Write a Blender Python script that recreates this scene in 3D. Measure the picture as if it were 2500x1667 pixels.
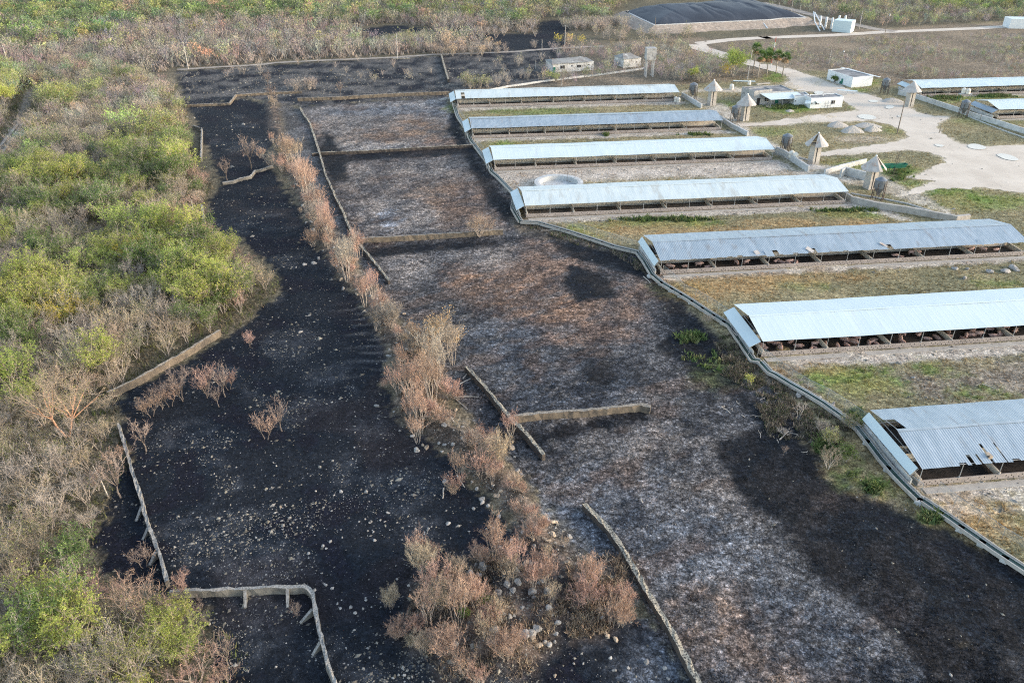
import bpy, math, random
import numpy as np
from mathutils import Vector
# ---------------------------------------------------------------- camera, world, sun, exposure
for o in list(bpy.data.objects): bpy.data.objects.remove(o)
S = bpy.context.scene
COL = S.collection
H = 70.0; PITCH = math.radians(30.2); FPX = 1944.0
cam = bpy.data.cameras.new("camera"); co = bpy.data.objects.new("camera", cam); COL.objects.link(co)
cam.sensor_width = 36.0; cam.lens = 36.0 * FPX / 2500.0
cam.clip_start = 0.5; cam.clip_end = 6000
co.location = (0, 0, H); co.rotation_euler = (math.pi / 2 - PITCH, 0, 0)
S.camera = co
SUN_EL, SUN_AZ = math.radians(16), math.radians(98)      # azimuth measured clockwise from +Y (view direction)
W = bpy.data.worlds.new("World"); S.world = W; W.use_nodes = True
nt = W.node_tree; bg = nt.nodes['Background']
sky = nt.nodes.new('ShaderNodeTexSky'); sky.sky_type = 'NISHITA'; sky.sun_disc = False
sky.sun_elevation = SUN_EL; sky.sun_rotation = SUN_AZ; sky.air_density = 1.0; sky.dust_density = 1.0; sky.ozone_density = 0.5
pale = nt.nodes.new('ShaderNodeHueSaturation'); pale.inputs['Saturation'].default_value = 0.8      # thin overcast: paler than a clear sky
nt.links.new(sky.outputs[0], pale.inputs['Color']); nt.links.new(pale.outputs[0], bg.inputs[0]); bg.inputs[1].default_value = 0.15
sl = bpy.data.lights.new("sun", 'SUN'); so = bpy.data.objects.new("sun", sl); COL.objects.link(so)
sl.energy = 1.12; sl.angle = math.radians(14); sl.color = (1.0, 0.80, 0.62)
sd = Vector((math.sin(SUN_AZ) * math.cos(SUN_EL), math.cos(SUN_AZ) * math.cos(SUN_EL), math.sin(SUN_EL)))
so.rotation_euler = sd.to_track_quat('Z', 'Y').to_euler(); so.location = (300, 0, 200)
S.view_settings.view_transform = 'Standard'; S.view_settings.look = 'None'
S.view_settings.gamma = 1; S.view_settings.exposure = 1.82
try: S.cycles.volume_step_rate = 5; S.cycles.max_bounces = 6; S.cycles.transparent_max_bounces = 8; S.cycles.volume_bounces = 0; S.cycles.use_denoising = False; S.cycles.pixel_filter_type = 'BLACKMAN_HARRIS'; S.cycles.filter_width = 1.15
except Exception: pass
rng = random.Random(7); nr = np.random.RandomState(7)
# ---------------------------------------------------------------- survey: photograph point -> ground point
def g(x, y, z=0.0):
    u = (x - 1250) / FPX; v = (y - 833.5) / FPX
    d = (u, math.cos(PITCH) - v * math.sin(PITCH), -math.sin(PITCH) - v * math.cos(PITCH))
    t = (z - H) / d[2]
    return (d[0] * t, d[1] * t, z)
def F(x, y, z=0.0): return g(x * 1.06293, y * 1.06293, z)
ZR = {c: (620 * (i % 4), 400 * (i // 4), 3.675) for i, c in enumerate('abcdefghijkl')}
ZR.update({c: (620 * i, 1220, 3.508) for i, c in enumerate('mnop')})
def Z(r, u, v, z=0.0):
    x0, y0, s = ZR[r]; return g(x0 + u / s, y0 + v / s, z)
def scale_at(X, Y): return 1944.0 / (Y * math.cos(PITCH) + H * math.sin(PITCH))     # photo px per metre on the ground
def zl(s, z=0.0):                       # "b 10 20 30 40 c 1 2" -> points
    out = []; r = None; buf = []
    for t in s.replace(',', ' ').split():
        if t.isalpha(): r = t; continue
        buf.append(float(t))
        if len(buf) == 2: out.append(F(*buf, z) if r == 'F' else Z(r, *buf, z)); buf = []
    return out
# ---------------------------------------------------------------- noise (numpy)
def _h(ix, iy, seed):
    n = (ix.astype(np.int64) * 374761393 + iy.astype(np.int64) * 668265263 + seed * 974711) & 0xffffffff
    n = ((n ^ (n >> 13)) * 1274126177) & 0xffffffff
    return ((n ^ (n >> 16)) & 0xffff) / 65535.0
def vn(x, y, s, seed=0):
    x = np.asarray(x, float) / s + 1000.3; y = np.asarray(y, float) / s + 1000.7
    ix = np.floor(x); iy = np.floor(y); fx = x - ix; fy = y - iy
    fx = fx * fx * (3 - 2 * fx); fy = fy * fy * (3 - 2 * fy)
    a = _h(ix, iy, seed); b = _h(ix + 1, iy, seed); c = _h(ix, iy + 1, seed); d = _h(ix + 1, iy + 1, seed)
    return (a * (1 - fx) + b * fx) * (1 - fy) + (c * (1 - fx) + d * fx) * fy
def fbm(x, y, s, o=4, seed=0):
    t = 0; a = 0.5; n = 0
    for i in range(o): t = t + a * vn(x, y, s / 2 ** i, seed + i * 17); n += a; a *= 0.55
    return t / n
def ss(a, b, x): t = np.clip((x - a) / (b - a), 0, 1); return t * t * (3 - 2 * t)
def sdf(poly, X, Y):                    # >0 inside
    P = np.array([p[:2] for p in poly]); Q = np.roll(P, -1, 0)
    d = np.full(X.shape, 1e9); ins = np.zeros(X.shape, bool)
    for (x0, y0), (x1, y1) in zip(P, Q):
        ex, ey = x1 - x0, y1 - y0; L = ex * ex + ey * ey + 1e-9
        t = np.clip(((X - x0) * ex + (Y - y0) * ey) / L, 0, 1)
        d = np.minimum(d, (X - x0 - t * ex) ** 2 + (Y - y0 - t * ey) ** 2)
        c = (y0 > Y) != (y1 > Y)
        if y1 != y0: ins ^= c & (X < ex * (Y - y0) / (y1 - y0) + x0)
    return np.where(ins, 1, -1) * np.sqrt(d)
def pdist(line, X, Y):
    d = np.full(np.shape(X), 1e9)
    for (x0, y0), (x1, y1) in zip([p[:2] for p in line[:-1]], [p[:2] for p in line[1:]]):
        ex, ey = x1 - x0, y1 - y0; L = ex * ex + ey * ey + 1e-9
        t = np.clip(((X - x0) * ex + (Y - y0) * ey) / L, 0, 1)
        d = np.minimum(d, (X - x0 - t * ex) ** 2 + (Y - y0 - t * ey) ** 2)
    return np.sqrt(d)
# ---------------------------------------------------------------- objects
def link(o): COL.objects.link(o); return o
def tag(o, label=None, cat=None, group=None, kind=None):
    if label: o['label'] = label
    if cat: o['category'] = cat
    if group: o['group'] = group
    if kind: o['kind'] = kind
    return o
def thing(name, label, cat, loc=(0, 0, 0), rz=0.0, group=None):
    o = link(bpy.data.objects.new(name, None)); o.location = loc; o.rotation_euler = (0, 0, rz); o.empty_display_size = 0.3
    return tag(o, label, cat, group)
def obj(name, me, parent=None, loc=(0, 0, 0), rot=(0, 0, 0), sc=None):
    o = link(bpy.data.objects.new(name, me)); o.location = loc; o.rotation_euler = rot
    if sc: o.scale = sc
    if parent: o.parent = parent
    return o
def npmesh(name, V, Fc, mats, attr=None, midx=None, smooth=False):
    """V (n,3); Fc (m,k) constant k"""
    V = np.asarray(V, np.float32); Fc = np.asarray(Fc, np.int32); k = Fc.shape[1]
    me = bpy.data.meshes.new(name); me.vertices.add(len(V)); me.vertices.foreach_set('co', V.ravel())
    me.loops.add(Fc.size); me.loops.foreach_set('vertex_index', Fc.ravel())
    me.polygons.add(len(Fc)); me.polygons.foreach_set('loop_start', np.arange(0, Fc.size, k, dtype=np.int32))
    me.polygons.foreach_set('loop_total', np.full(len(Fc), k, np.int32))
    for m in (mats if isinstance(mats, (list, tuple)) else [mats]): me.materials.append(m)
    if midx is not None: me.polygons.foreach_set('material_index', np.asarray(midx, np.int32))
    me.polygons.foreach_set('use_smooth', np.full(len(Fc), smooth, bool))
    me.update(calc_edges=True)
    for nm, A in (attr or {}).items():
        A = np.asarray(A, np.float32)
        if A.ndim == 2:
            a = me.attributes.new(nm, 'FLOAT_COLOR', 'POINT')
            if A.shape[1] == 3: A = np.concatenate([A, np.ones((len(A), 1), np.float32)], 1)
            a.data.foreach_set('color', A.ravel())
        else:
            a = me.attributes.new(nm, 'FLOAT', 'POINT'); a.data.foreach_set('value', A)
    return me
class MB:
    """collects boxes, tubes, cones, sheets; .mesh() makes one mesh"""
    def __init__(s): s.v = []; s.f = []; s.m = []
    def add(s, vs, fs, m=0):
        b = len(s.v); s.v += [tuple(v) for v in vs]; s.f += [tuple(b + i for i in f) for f in fs]; s.m += [m] * len(fs); return s
    def box(s, c, d, rz=0.0, m=0, top=None):
        hx, hy, hz = d[0] / 2, d[1] / 2, d[2] / 2; t = top or (1, 1); ca, sa = math.cos(rz), math.sin(rz); vs = []
        for z in (-1, 1):
            k = t if z > 0 else (1, 1)
            for x, y in ((-1, -1), (1, -1), (1, 1), (-1, 1)):
                X, Y = x * hx * k[0], y * hy * k[1]; vs.append((c[0] + X * ca - Y * sa, c[1] + X * sa + Y * ca, c[2] + z * hz))
        return s.add(vs, [(3, 2, 1, 0), (4, 5, 6, 7), (0, 1, 5, 4), (1, 2, 6, 5), (2, 3, 7, 6), (3, 0, 4, 7)], m)
    def tube(s, pts, rad, n=6, m=0, cap=True):
        pts = [Vector(p) for p in pts]; rad = rad if isinstance(rad, (list, tuple)) else [rad] * len(pts); vs = []; fs = []
        for i, p in enumerate(pts):
            d = (pts[min(i + 1, len(pts) - 1)] - pts[max(i - 1, 0)]).normalized()
            a = d.orthogonal().normalized() if abs(d.z) < 0.9 else Vector((1, 0, 0)) - d * d.x; a.normalize(); b = d.cross(a)
            for k in range(n):
                t = 2 * math.pi * k / n; vs.append(p + (a * math.cos(t) + b * math.sin(t)) * rad[i])
        for i in range(len(pts) - 1):
            for k in range(n): fs.append((i * n + k, i * n + (k + 1) % n, (i + 1) * n + (k + 1) % n, (i + 1) * n + k))
        if cap: fs += [tuple(range(n))[::-1], tuple(range((len(pts) - 1) * n, len(pts) * n))]
        return s.add(vs, fs, m)
    def lathe(s, prof, n=16, m=0, c=(0, 0, 0), fac=None):
        vs = []; fs = []
        for r, z in prof:
            for k in range(n):
                t = 2 * math.pi * k / n; q = r * (fac(k) if fac else 1); vs.append((c[0] + q * math.cos(t), c[1] + q * math.sin(t), c[2] + z))
        for i in range(len(prof) - 1):
            for k in range(n): fs.append((i * n + k, i * n + (k + 1) % n, (i + 1) * n + (k + 1) % n, (i + 1) * n + k))
        return s.add(vs, fs, m)
    def sheet(s, quad, m=0, t=0.02):
        a, b, c, d = [Vector(q) for q in quad]; n = (b - a).cross(d - a).normalized() * t
        vs = [a, b, c, d, a - n, b - n, c - n, d - n]
        return s.add(vs, [(0, 1, 2, 3), (7, 6, 5, 4), (0, 4, 5, 1), (1, 5, 6, 2), (2, 6, 7, 3), (3, 7, 4, 0)], m)
    def mesh(s, name, mats, smooth=False):
        me = bpy.data.meshes.new(name); me.from_pydata(s.v, [], s.f)
        for m in (mats if isinstance(mats, (list, tuple)) else [mats]): me.materials.append(m)
        me.polygons.foreach_set('material_index', s.m); me.polygons.foreach_set('use_smooth', [smooth] * len(s.f)); me.update()
        return me
def resample(path, step):
    P = [Vector((p[0], p[1], 0)) for p in path]; out = [P[0]]
    for a, b in zip(P[:-1], P[1:]):
        n = max(1, int((b - a).length / step))
        for i in range(1, n + 1): out.append(a.lerp(b, i / n))
    return out
def sweep(mb, path, prof, zf=lambda p: 0.0, jit=0.0, m=0, closed=True, caps=True, r=rng):
    """prof: list of (offset, z), path list of 2D points"""
    P = [Vector((p[0], p[1], 0)) for p in path]; n = len(prof); vs = []; fs = []
    for i, p in enumerate(P):
        d0 = (P[i] - P[i - 1]).normalized() if i else (P[1] - P[0]).normalized()
        d1 = (P[i + 1] - P[i]).normalized() if i < len(P) - 1 else d0
        d = (d0 + d1).normalized(); k = 1 / max(0.5, d.dot(d1)); nn = Vector((d.y, -d.x, 0)) * k; z0 = zf(p)
        for (o, z) in prof:
            q = p + nn * (o + r.uniform(-jit, jit)); vs.append((q.x, q.y, z0 + z + (r.uniform(-jit, jit) if z > 0 else 0)))
    kk = n if closed else n - 1
    for i in range(len(P) - 1):
        for j in range(kk): fs.append((i * n + j, i * n + (j + 1) % n, (i + 1) * n + (j + 1) % n, (i + 1) * n + j))
    if caps and closed: fs += [tuple(range(n))[::-1], tuple(range((len(P) - 1) * n, len(P) * n))]
    return mb.add(vs, fs, m)
# ---------------------------------------------------------------- materials
def M(name, c1, c2=None, scale=1.0, rough=0.9, detail=6, bump=0.0, metal=0.0, lo=0.35, hi=0.65, spec=0.3, stretch=None, rnd=0.0, top=None, wear=None, attr=None, local=False, hue=0.0, trans=0.0):
    m = bpy.data.materials.new(name); m.use_nodes = True; n = m.node_tree.nodes; l = m.node_tree.links
    b = n['Principled BSDF']; b.inputs['Roughness'].default_value = rough; b.inputs['Metallic'].default_value = metal
    b.inputs['Specular IOR Level'].default_value = spec
    if local: pos = n.new('ShaderNodeTexCoord').outputs['Object']
    else: pos = n.new('ShaderNodeNewGeometry').outputs['Position']
    if stretch:
        mp = n.new('ShaderNodeMapping'); mp.inputs['Scale'].default_value = stretch; l.new(pos, mp.inputs[0]); pos = mp.outputs[0]
    def noise(sc, de=detail):
        t = n.new('ShaderNodeTexNoise'); t.inputs['Scale'].default_value = sc; t.inputs['Detail'].default_value = de; t.inputs['Roughness'].default_value = 0.62
        l.new(pos, t.inputs['Vector']); return t.outputs['Fac']
    def ramp(f, a, b_):
        t = n.new('ShaderNodeMapRange'); t.inputs['From Min'].default_value = a; t.inputs['From Max'].default_value = b_; l.new(f, t.inputs['Value']); return t.outputs[0]
    def mix(f, a, b_, typ='MIX'):
        t = n.new('ShaderNodeMix'); t.data_type = 'RGBA'; t.blend_type = typ
        if isinstance(f, float): t.inputs[0].default_value = f
        else: l.new(f, t.inputs[0])
        for k, v in ((6, a), (7, b_)):
            if isinstance(v, tuple): t.inputs[k].default_value = (*v[:3], 1)
            else: l.new(v, t.inputs[k])
        return t.outputs[2]
    if attr:
        at = n.new('ShaderNodeAttribute'); at.attribute_name = attr; c = at.outputs['Color']
        f = ramp(noise(scale), 0.3, 0.7); c = mix(1.0, c, mix(f, (0.72, 0.72, 0.72), (1.28, 1.28, 1.28)), 'MULTIPLY')
    else:
        c2 = c2 or tuple(x * 0.8 for x in c1); c = mix(ramp(noise(scale), lo, hi), tuple(c1), tuple(c2))
    if wear: c = mix(ramp(noise(wear[1], 5), wear[2], wear[3]), c, tuple(wear[0]))
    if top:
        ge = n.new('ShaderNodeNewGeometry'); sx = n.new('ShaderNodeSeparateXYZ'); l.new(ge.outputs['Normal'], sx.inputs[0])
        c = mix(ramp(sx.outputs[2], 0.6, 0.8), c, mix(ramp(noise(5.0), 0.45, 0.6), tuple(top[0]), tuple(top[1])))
    if rnd or hue:
        oi = n.new('ShaderNodeObjectInfo'); hs = n.new('ShaderNodeHueSaturation'); l.new(c, hs.inputs['Color'])
        t = n.new('ShaderNodeMapRange'); t.inputs['To Min'].default_value = 1 - rnd; t.inputs['To Max'].default_value = 1 + rnd; l.new(oi.outputs['Random'], t.inputs[0]); l.new(t.outputs[0], hs.inputs['Value'])
        if hue:
            wn = n.new('ShaderNodeTexWhiteNoise'); wn.noise_dimensions = '1D'; l.new(oi.outputs['Random'], wn.inputs['W'])
            t = n.new('ShaderNodeMapRange'); t.inputs['To Min'].default_value = 0.5 - hue; t.inputs['To Max'].default_value = 0.5 + hue; l.new(wn.outputs[0], t.inputs[0]); l.new(t.outputs[0], hs.inputs['Hue'])
        c = hs.outputs[0]
    l.new(c, b.inputs['Base Color'])
    if trans:
        tb = n.new('ShaderNodeBsdfTranslucent'); ms = n.new('ShaderNodeMixShader'); ms.inputs[0].default_value = trans; l.new(c, tb.inputs[0]); l.new(b.outputs[0], ms.inputs[1]); l.new(tb.outputs[0], ms.inputs[2]); l.new(ms.outputs[0], n['Material Output'].inputs[0])
    if bump:
        bp = n.new('ShaderNodeBump'); bp.inputs['Strength'].default_value = bump; bp.inputs['Distance'].default_value = 0.05
        l.new(noise(scale * 4), bp.inputs['Height']); l.new(bp.outputs[0], b.inputs['Normal'])
    return m
MT = dict(
    roof_white=M('white_sheet_metal', (0.51, 0.59, 0.60), (0.455, 0.54, 0.555), 0.8, 0.5, spec=0.4, wear=((0.40, 0.43, 0.42), 0.5, 0.56, 0.85), stretch=(1, .13, 1)),
    roof_cream=M('aged_white_sheet_metal', (0.50, 0.56, 0.555), (0.42, 0.49, 0.50), 0.8, 0.5, spec=0.4, wear=((0.31, 0.31, 0.27), 0.6, 0.54, 0.8), stretch=(1, .13, 1)),
    roof_blue=M('galvanised_sheet', (0.33, 0.39, 0.43), (0.245, 0.305, 0.345), 0.9, 0.45, metal=0.25, spec=0.5, wear=((0.19, 0.175, 0.16), 0.8, 0.56, 0.8), stretch=(1, .12, 1)),
    roof_bright=M('bright_white_sheet', (0.49, 0.575, 0.59), (0.45, 0.54, 0.56), 0.6, 0.5, wear=((0.43, 0.48, 0.48), 0.8, 0.6, 0.9), stretch=(1, .13, 1)),
    lattice=M('weathered_concrete_block', (0.34, 0.30, 0.27), (0.26, 0.23, 0.21), 0.9, 0.95, wear=((0.17, 0.15, 0.13), 0.5, 0.55, 0.8)),
    concrete=M('pale_concrete', (0.42, 0.40, 0.36), (0.32, 0.30, 0.27), 0.7, 0.92, bump=0.3, wear=((0.2, 0.19, 0.17), 0.8, 0.58, 0.75)),
    white_concrete=M('whitewashed_concrete', (0.50, 0.51, 0.50), (0.38, 0.39, 0.38), 0.6, 0.9, wear=((0.3, 0.3, 0.29), 1.0, 0.56, 0.72)),
    white_wall=M('white_painted_render', (0.66, 0.69, 0.69), (0.57, 0.60, 0.61), 0.5, 0.85, wear=((0.45, 0.46, 0.45), 0.9, 0.6, 0.8)),
    grey_wall=M('grey_stained_render', (0.4, 0.4, 0.39), (0.3, 0.3, 0.29), 0.8, 0.9, wear=((0.14, 0.14, 0.14), 0.9, 0.52, 0.72)),
    ruin_wall=M('flaking_white_stucco', (0.6, 0.6, 0.58), (0.42, 0.41, 0.38), 0.9, 0.95, wear=((0.2, 0.18, 0.16), 0.7, 0.52, 0.66)),
    flat_roof=M('sooty_flat_roof', (0.13, 0.135, 0.14), (0.34, 0.34, 0.34), 0.35, 0.95, lo=0.42, hi=0.72),
    ruin_roof=M('stained_concrete_roof', (0.27, 0.28, 0.27), (0.17, 0.16, 0.15), 0.4, 0.95, wear=((0.45, 0.46, 0.45), 0.5, 0.6, 0.7)),
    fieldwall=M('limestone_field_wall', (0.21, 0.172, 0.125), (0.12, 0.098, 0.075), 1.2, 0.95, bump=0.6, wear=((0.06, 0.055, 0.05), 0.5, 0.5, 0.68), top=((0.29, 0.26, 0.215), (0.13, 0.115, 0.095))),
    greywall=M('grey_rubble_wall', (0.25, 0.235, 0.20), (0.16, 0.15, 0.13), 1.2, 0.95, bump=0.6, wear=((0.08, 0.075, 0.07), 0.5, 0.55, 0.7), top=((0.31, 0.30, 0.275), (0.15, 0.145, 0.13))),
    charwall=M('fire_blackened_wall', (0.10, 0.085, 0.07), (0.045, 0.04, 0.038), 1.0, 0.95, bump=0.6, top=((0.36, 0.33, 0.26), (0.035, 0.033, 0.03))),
    pen_floor_lightened=M('lightened_pen_floor', (0.17, 0.145, 0.12), (0.08, 0.065, 0.055), 0.5, 0.9),  # dry floor tone, lightened to make up for the little light inside
    pen_floor=M('dung_stained_floor', (0.05, 0.042, 0.037), (0.022, 0.019, 0.018), 0.6, 0.9),
    pen_wall=M('pen_wall_render', (0.62, 0.55, 0.45), (0.48, 0.42, 0.35), 0.6, 0.9, wear=((0.25, 0.19, 0.15), 0.5, 0.6, 0.8)),
    steel=M('galvanised_post', (0.42, 0.43, 0.43), (0.32, 0.33, 0.33), 2, 0.5, metal=0.4),
    dark_steel=M('dark_rusty_steel', (0.05, 0.05, 0.05), (0.09, 0.06, 0.045), 1.5, 0.7),
    silo=M('grey_silo_steel', (0.18, 0.20, 0.22), (0.13, 0.145, 0.16), 0.8, 0.4, metal=0.35, wear=((0.4, 0.36, 0.3), 1.0, 0.62, 0.8)),
    cone=M('weathered_zinc_cone', (0.44, 0.42, 0.39), (0.33, 0.31, 0.285), 0.9, 0.6, metal=0.15, wear=((0.3, 0.19, 0.13), 0.7, 0.56, 0.7)),
    gutter=M('green_stained_gutter', (0.03, 0.075, 0.06), (0.02, 0.045, 0.04), 0.6, 0.35, spec=0.5),
    green_sheet=M('green_painted_steel', (0.015, 0.15, 0.10), (0.015, 0.10, 0.07), 1.0, 0.6),
    green_door=M('green_door', (0.02, 0.16, 0.11), (0.015, 0.12, 0.09), 1.0, 0.6),
    dark=M('dark_interior', (0.02, 0.02, 0.02), (0.035, 0.03, 0.03), 1, 0.9),
    black_plastic=M('black_plastic_liner', (0.012, 0.016, 0.024), (0.035, 0.042, 0.055), 0.06, 0.55, lo=0.4, hi=0.75, spec=0.5, wear=((0.2, 0.2, 0.2), 0.12, 0.66, 0.85), stretch=(1, 0.25, 1)),
    white_plastic=M('white_plastic', (0.62, 0.64, 0.63), (0.54, 0.55, 0.55), 1, 0.4),
    tank=M('cream_plastic_tank', (0.66, 0.62, 0.54), (0.58, 0.55, 0.48), 1, 0.5),
    pole=M('weathered_concrete_pole', (0.46, 0.44, 0.4), (0.36, 0.34, 0.31), 1, 0.9),
    wood_pole=M('grey_wooden_pole', (0.2, 0.17, 0.14), (0.14, 0.12, 0.1), 1, 0.9),
    red_paint=M('red_paint', (0.4, 0.06, 0.04), (0.3, 0.05, 0.03), 1, 0.6),
    rock=M('pale_limestone', (0.36, 0.35, 0.325), (0.22, 0.21, 0.195), 2.2, 0.95, bump=0.7, rnd=0.22, wear=((0.07, 0.065, 0.06), 1.6, 0.6, 0.68)),
    tan_rock=M('tan_limestone', (0.42, 0.335, 0.245), (0.27, 0.22, 0.165), 2.2, 0.95, bump=0.7, rnd=0.2, wear=((0.07, 0.06, 0.05), 1.4, 0.58, 0.66)),
    gravel_pile=M('pale_gravel', (0.42, 0.395, 0.35), (0.31, 0.29, 0.26), 3, 0.95, bump=0.6),
    road=M('pale_caliche_road', (0.56, 0.50, 0.42), (0.46, 0.405, 0.335), 0.12, 0.95, bump=0.2, wear=((0.42, 0.36, 0.29), 0.5, 0.56, 0.75)),
    track=M('dusty_track', (0.36, 0.32, 0.27), (0.24, 0.21, 0.18), 0.3, 0.95, wear=((0.12, 0.1, 0.085), 0.4, 0.56, 0.7)),
    rut=M('worn_wheel_rut', (0.51, 0.455, 0.38), (0.45, 0.40, 0.335), 0.4, 0.95),
    puddle=M('milky_puddle', (0.50, 0.455, 0.375), (0.45, 0.41, 0.34), 0.3, 0.3, spec=0.4),
    pig=M('pink_pig_skin', (0.56, 0.38, 0.32), (0.40, 0.265, 0.225), 3, 0.7, rnd=0.2, wear=((0.16, 0.1, 0.08), 2.5, 0.55, 0.7)),
    embank=M('stony_embankment', (0.36, 0.295, 0.235), (0.22, 0.185, 0.15), 0.5, 0.95, bump=0.5, wear=((0.48, 0.43, 0.36), 0.8, 0.56, 0.66)),
    bark=M('grey_brown_bark', (0.40, 0.35, 0.30), (0.27, 0.235, 0.20), 3, 0.9, rnd=0.2),
    pale_bark=M('pale_bark', (0.609, 0.522, 0.435), (0.435, 0.362, 0.29), 3, 0.9, rnd=0.15),
    red_bark=M('coppery_bark', (0.667, 0.392, 0.246), (0.478, 0.275, 0.174), 2, 0.7),
    dead_branch=M('bleached_branch', (0.5, 0.46, 0.4), (0.36, 0.32, 0.27), 3, 0.9),
    tw_grey=M('grey_twigs', (0.4, 0.355, 0.3), (0.3, 0.262, 0.22), 0.8, 0.9, rnd=0.22, hue=0.012, trans=0.2),
    tw_red=M('reddish_twigs', (0.47, 0.335, 0.265), (0.36, 0.25, 0.195), 0.7, 0.9, rnd=0.2, hue=0.012, trans=0.2),
    tw_tan=M('tan_twigs', (0.46, 0.38, 0.285), (0.355, 0.29, 0.215), 0.8, 0.9, rnd=0.2, hue=0.012, trans=0.2),
    lf_olive=M('olive_leaves', (0.32, 0.32, 0.12), (0.23, 0.235, 0.095), 0.6, 0.8, rnd=0.2, hue=0.02, trans=0.4),
    lf_lime=M('lime_leaves', (0.4, 0.45, 0.11), (0.29, 0.345, 0.085), 0.6, 0.8, rnd=0.2, hue=0.02, trans=0.4),
    lf_green=M('green_leaves', (0.18, 0.245, 0.075), (0.125, 0.185, 0.055), 0.6, 0.8, rnd=0.2, hue=0.015, trans=0.4),
    lf_orange=M('orange_dry_leaves', (0.46, 0.31, 0.19), (0.36, 0.235, 0.145), 0.6, 0.85, rnd=0.15, hue=0.015, trans=0.4),
    lf_yellow=M('yellow_leaves', (0.522, 0.42, 0.0653), (0.362, 0.29, 0.058), 0.6, 0.85, rnd=0.15, hue=0.015, trans=0.4),
    palm_leaf=M('palm_frond', (0.13, 0.21, 0.06), (0.09, 0.15, 0.045), 1, 0.6, trans=0.3),
    burnt_bark=M('scorched_bark', (0.20, 0.165, 0.14), (0.12, 0.10, 0.085), 3, 0.9),
    tw_burnt=M('scorched_twigs', (0.31, 0.25, 0.21), (0.22, 0.17, 0.145), 1, 0.9, rnd=0.15, trans=0.2),
    palm_dry=M('dry_palm_frond', (0.36, 0.24, 0.13), (0.26, 0.17, 0.1), 1, 0.85),
    tint=M('plants', (1, 1, 1), scale=0.9, rough=0.85, attr='tint', trans=0.25),
    stone_tint=M('loose_stones', (1, 1, 1), scale=3.0, rough=0.95, attr='tint'),
)
def chainlink():
    m = bpy.data.materials.new('chain_link_wire'); m.use_nodes = True; n = m.node_tree.nodes; l = m.node_tree.links
    tr = n.new('ShaderNodeBsdfTransparent'); mx = n.new('ShaderNodeMixShader'); mx.inputs[0].default_value = 0.16
    b = n['Principled BSDF']; b.inputs['Base Color'].default_value = (0.42, 0.46, 0.44, 1)
    l.new(tr.outputs[0], mx.inputs[1]); l.new(b.outputs[0], mx.inputs[2]); l.new(mx.outputs[0], n['Material Output'].inputs[0]); return m
MT['mesh'] = chainlink()
# ---------------------------------------------------------------- ground
def ell(s):                             # "F cx cy rx ry" ellipse as polygon
    t = s.split(); cx, cy, rx, ry = map(float, t[1:5]); a = math.radians(float(t[5])) if len(t) > 5 else 0; out = []
    for k in range(14):
        x, y = rx * math.cos(k * math.pi / 7), ry * math.sin(k * math.pi / 7)
        x, y = cx + x * math.cos(a) - y * math.sin(a), cy + x * math.sin(a) + y * math.cos(a)
        out.append(F(x, y) if t[0] == 'F' else Z(t[0], x, y))
    return out
RIDGE = zl('F 622 235 632 300 650 350 690 420 722 500 770 585 800 630 850 680 890 745 925 800 960 860 975 930 1010 990 1090 1040 1150 1110 1210 1190 1245 1250 1290 1300')
MOUND = ell('F 1110 1430 170 150'); MOUND2 = ell('F 968 890 52 110')
MOUND3 = ell('F 1370 1370 75 110 40')
P_ROAD = zl('d 220 610 500 700 800 815 960 850 1080 900 1280 930 1380 1000 1520 1040 1670 1050 1560 1130 1610 1200 1790 1290 2050 1320 2352 1300 2700 1320 2900 1900 2352 1735 2000 1685 1600 1685 1430 1740 1260 1745 1400 1680 1560 1625 1300 1590 1500 1530 1640 1460 1640 1420 1500 1365 1300 1350 520 1400 510 1375 900 1320 1200 1275 1310 1230 1290 1190 1150 1115 950 1085 600 1095 0 1130 -200 1140 -200 1110 0 1100 500 1030 870 990 730 905 600 850 330 810 190 775 250 715 190 650')
P_WEST = zl('F 430 245 560 225 640 255 640 320 610 350 640 420 690 480 725 560 790 650 830 690 860 750 890 800 880 880 920 970 1040 1060 1130 1180 1240 1240 1320 1330 1480 1420 1590 1600 1580 1700 480 1750 500 1450 400 1375 340 1350 240 1310 215 1260 250 1140 300 1050 285 980 270 905 440 830 560 745 640 680 650 650 600 590 540 540 470 560 480 470 510 420 490 380 470 330 450 280')
P_ASH = zl('F 690 245 1030 222 1055 290 1120 380 1170 440 1195 505 1290 520 1475 592 1560 690 1625 760 1720 850 1840 940 1960 1060 2110 1190 2352 1310 2700 1500 2700 1750 1640 1750 1590 1600 1450 1330 1300 1200 1170 1060 1020 880 930 760 860 660 800 560 765 470 735 360 700 300')
CH1, CH2 = (0.0050, 0.0090, 0.0150), (0.0115, 0.0145, 0.0195)
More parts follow.
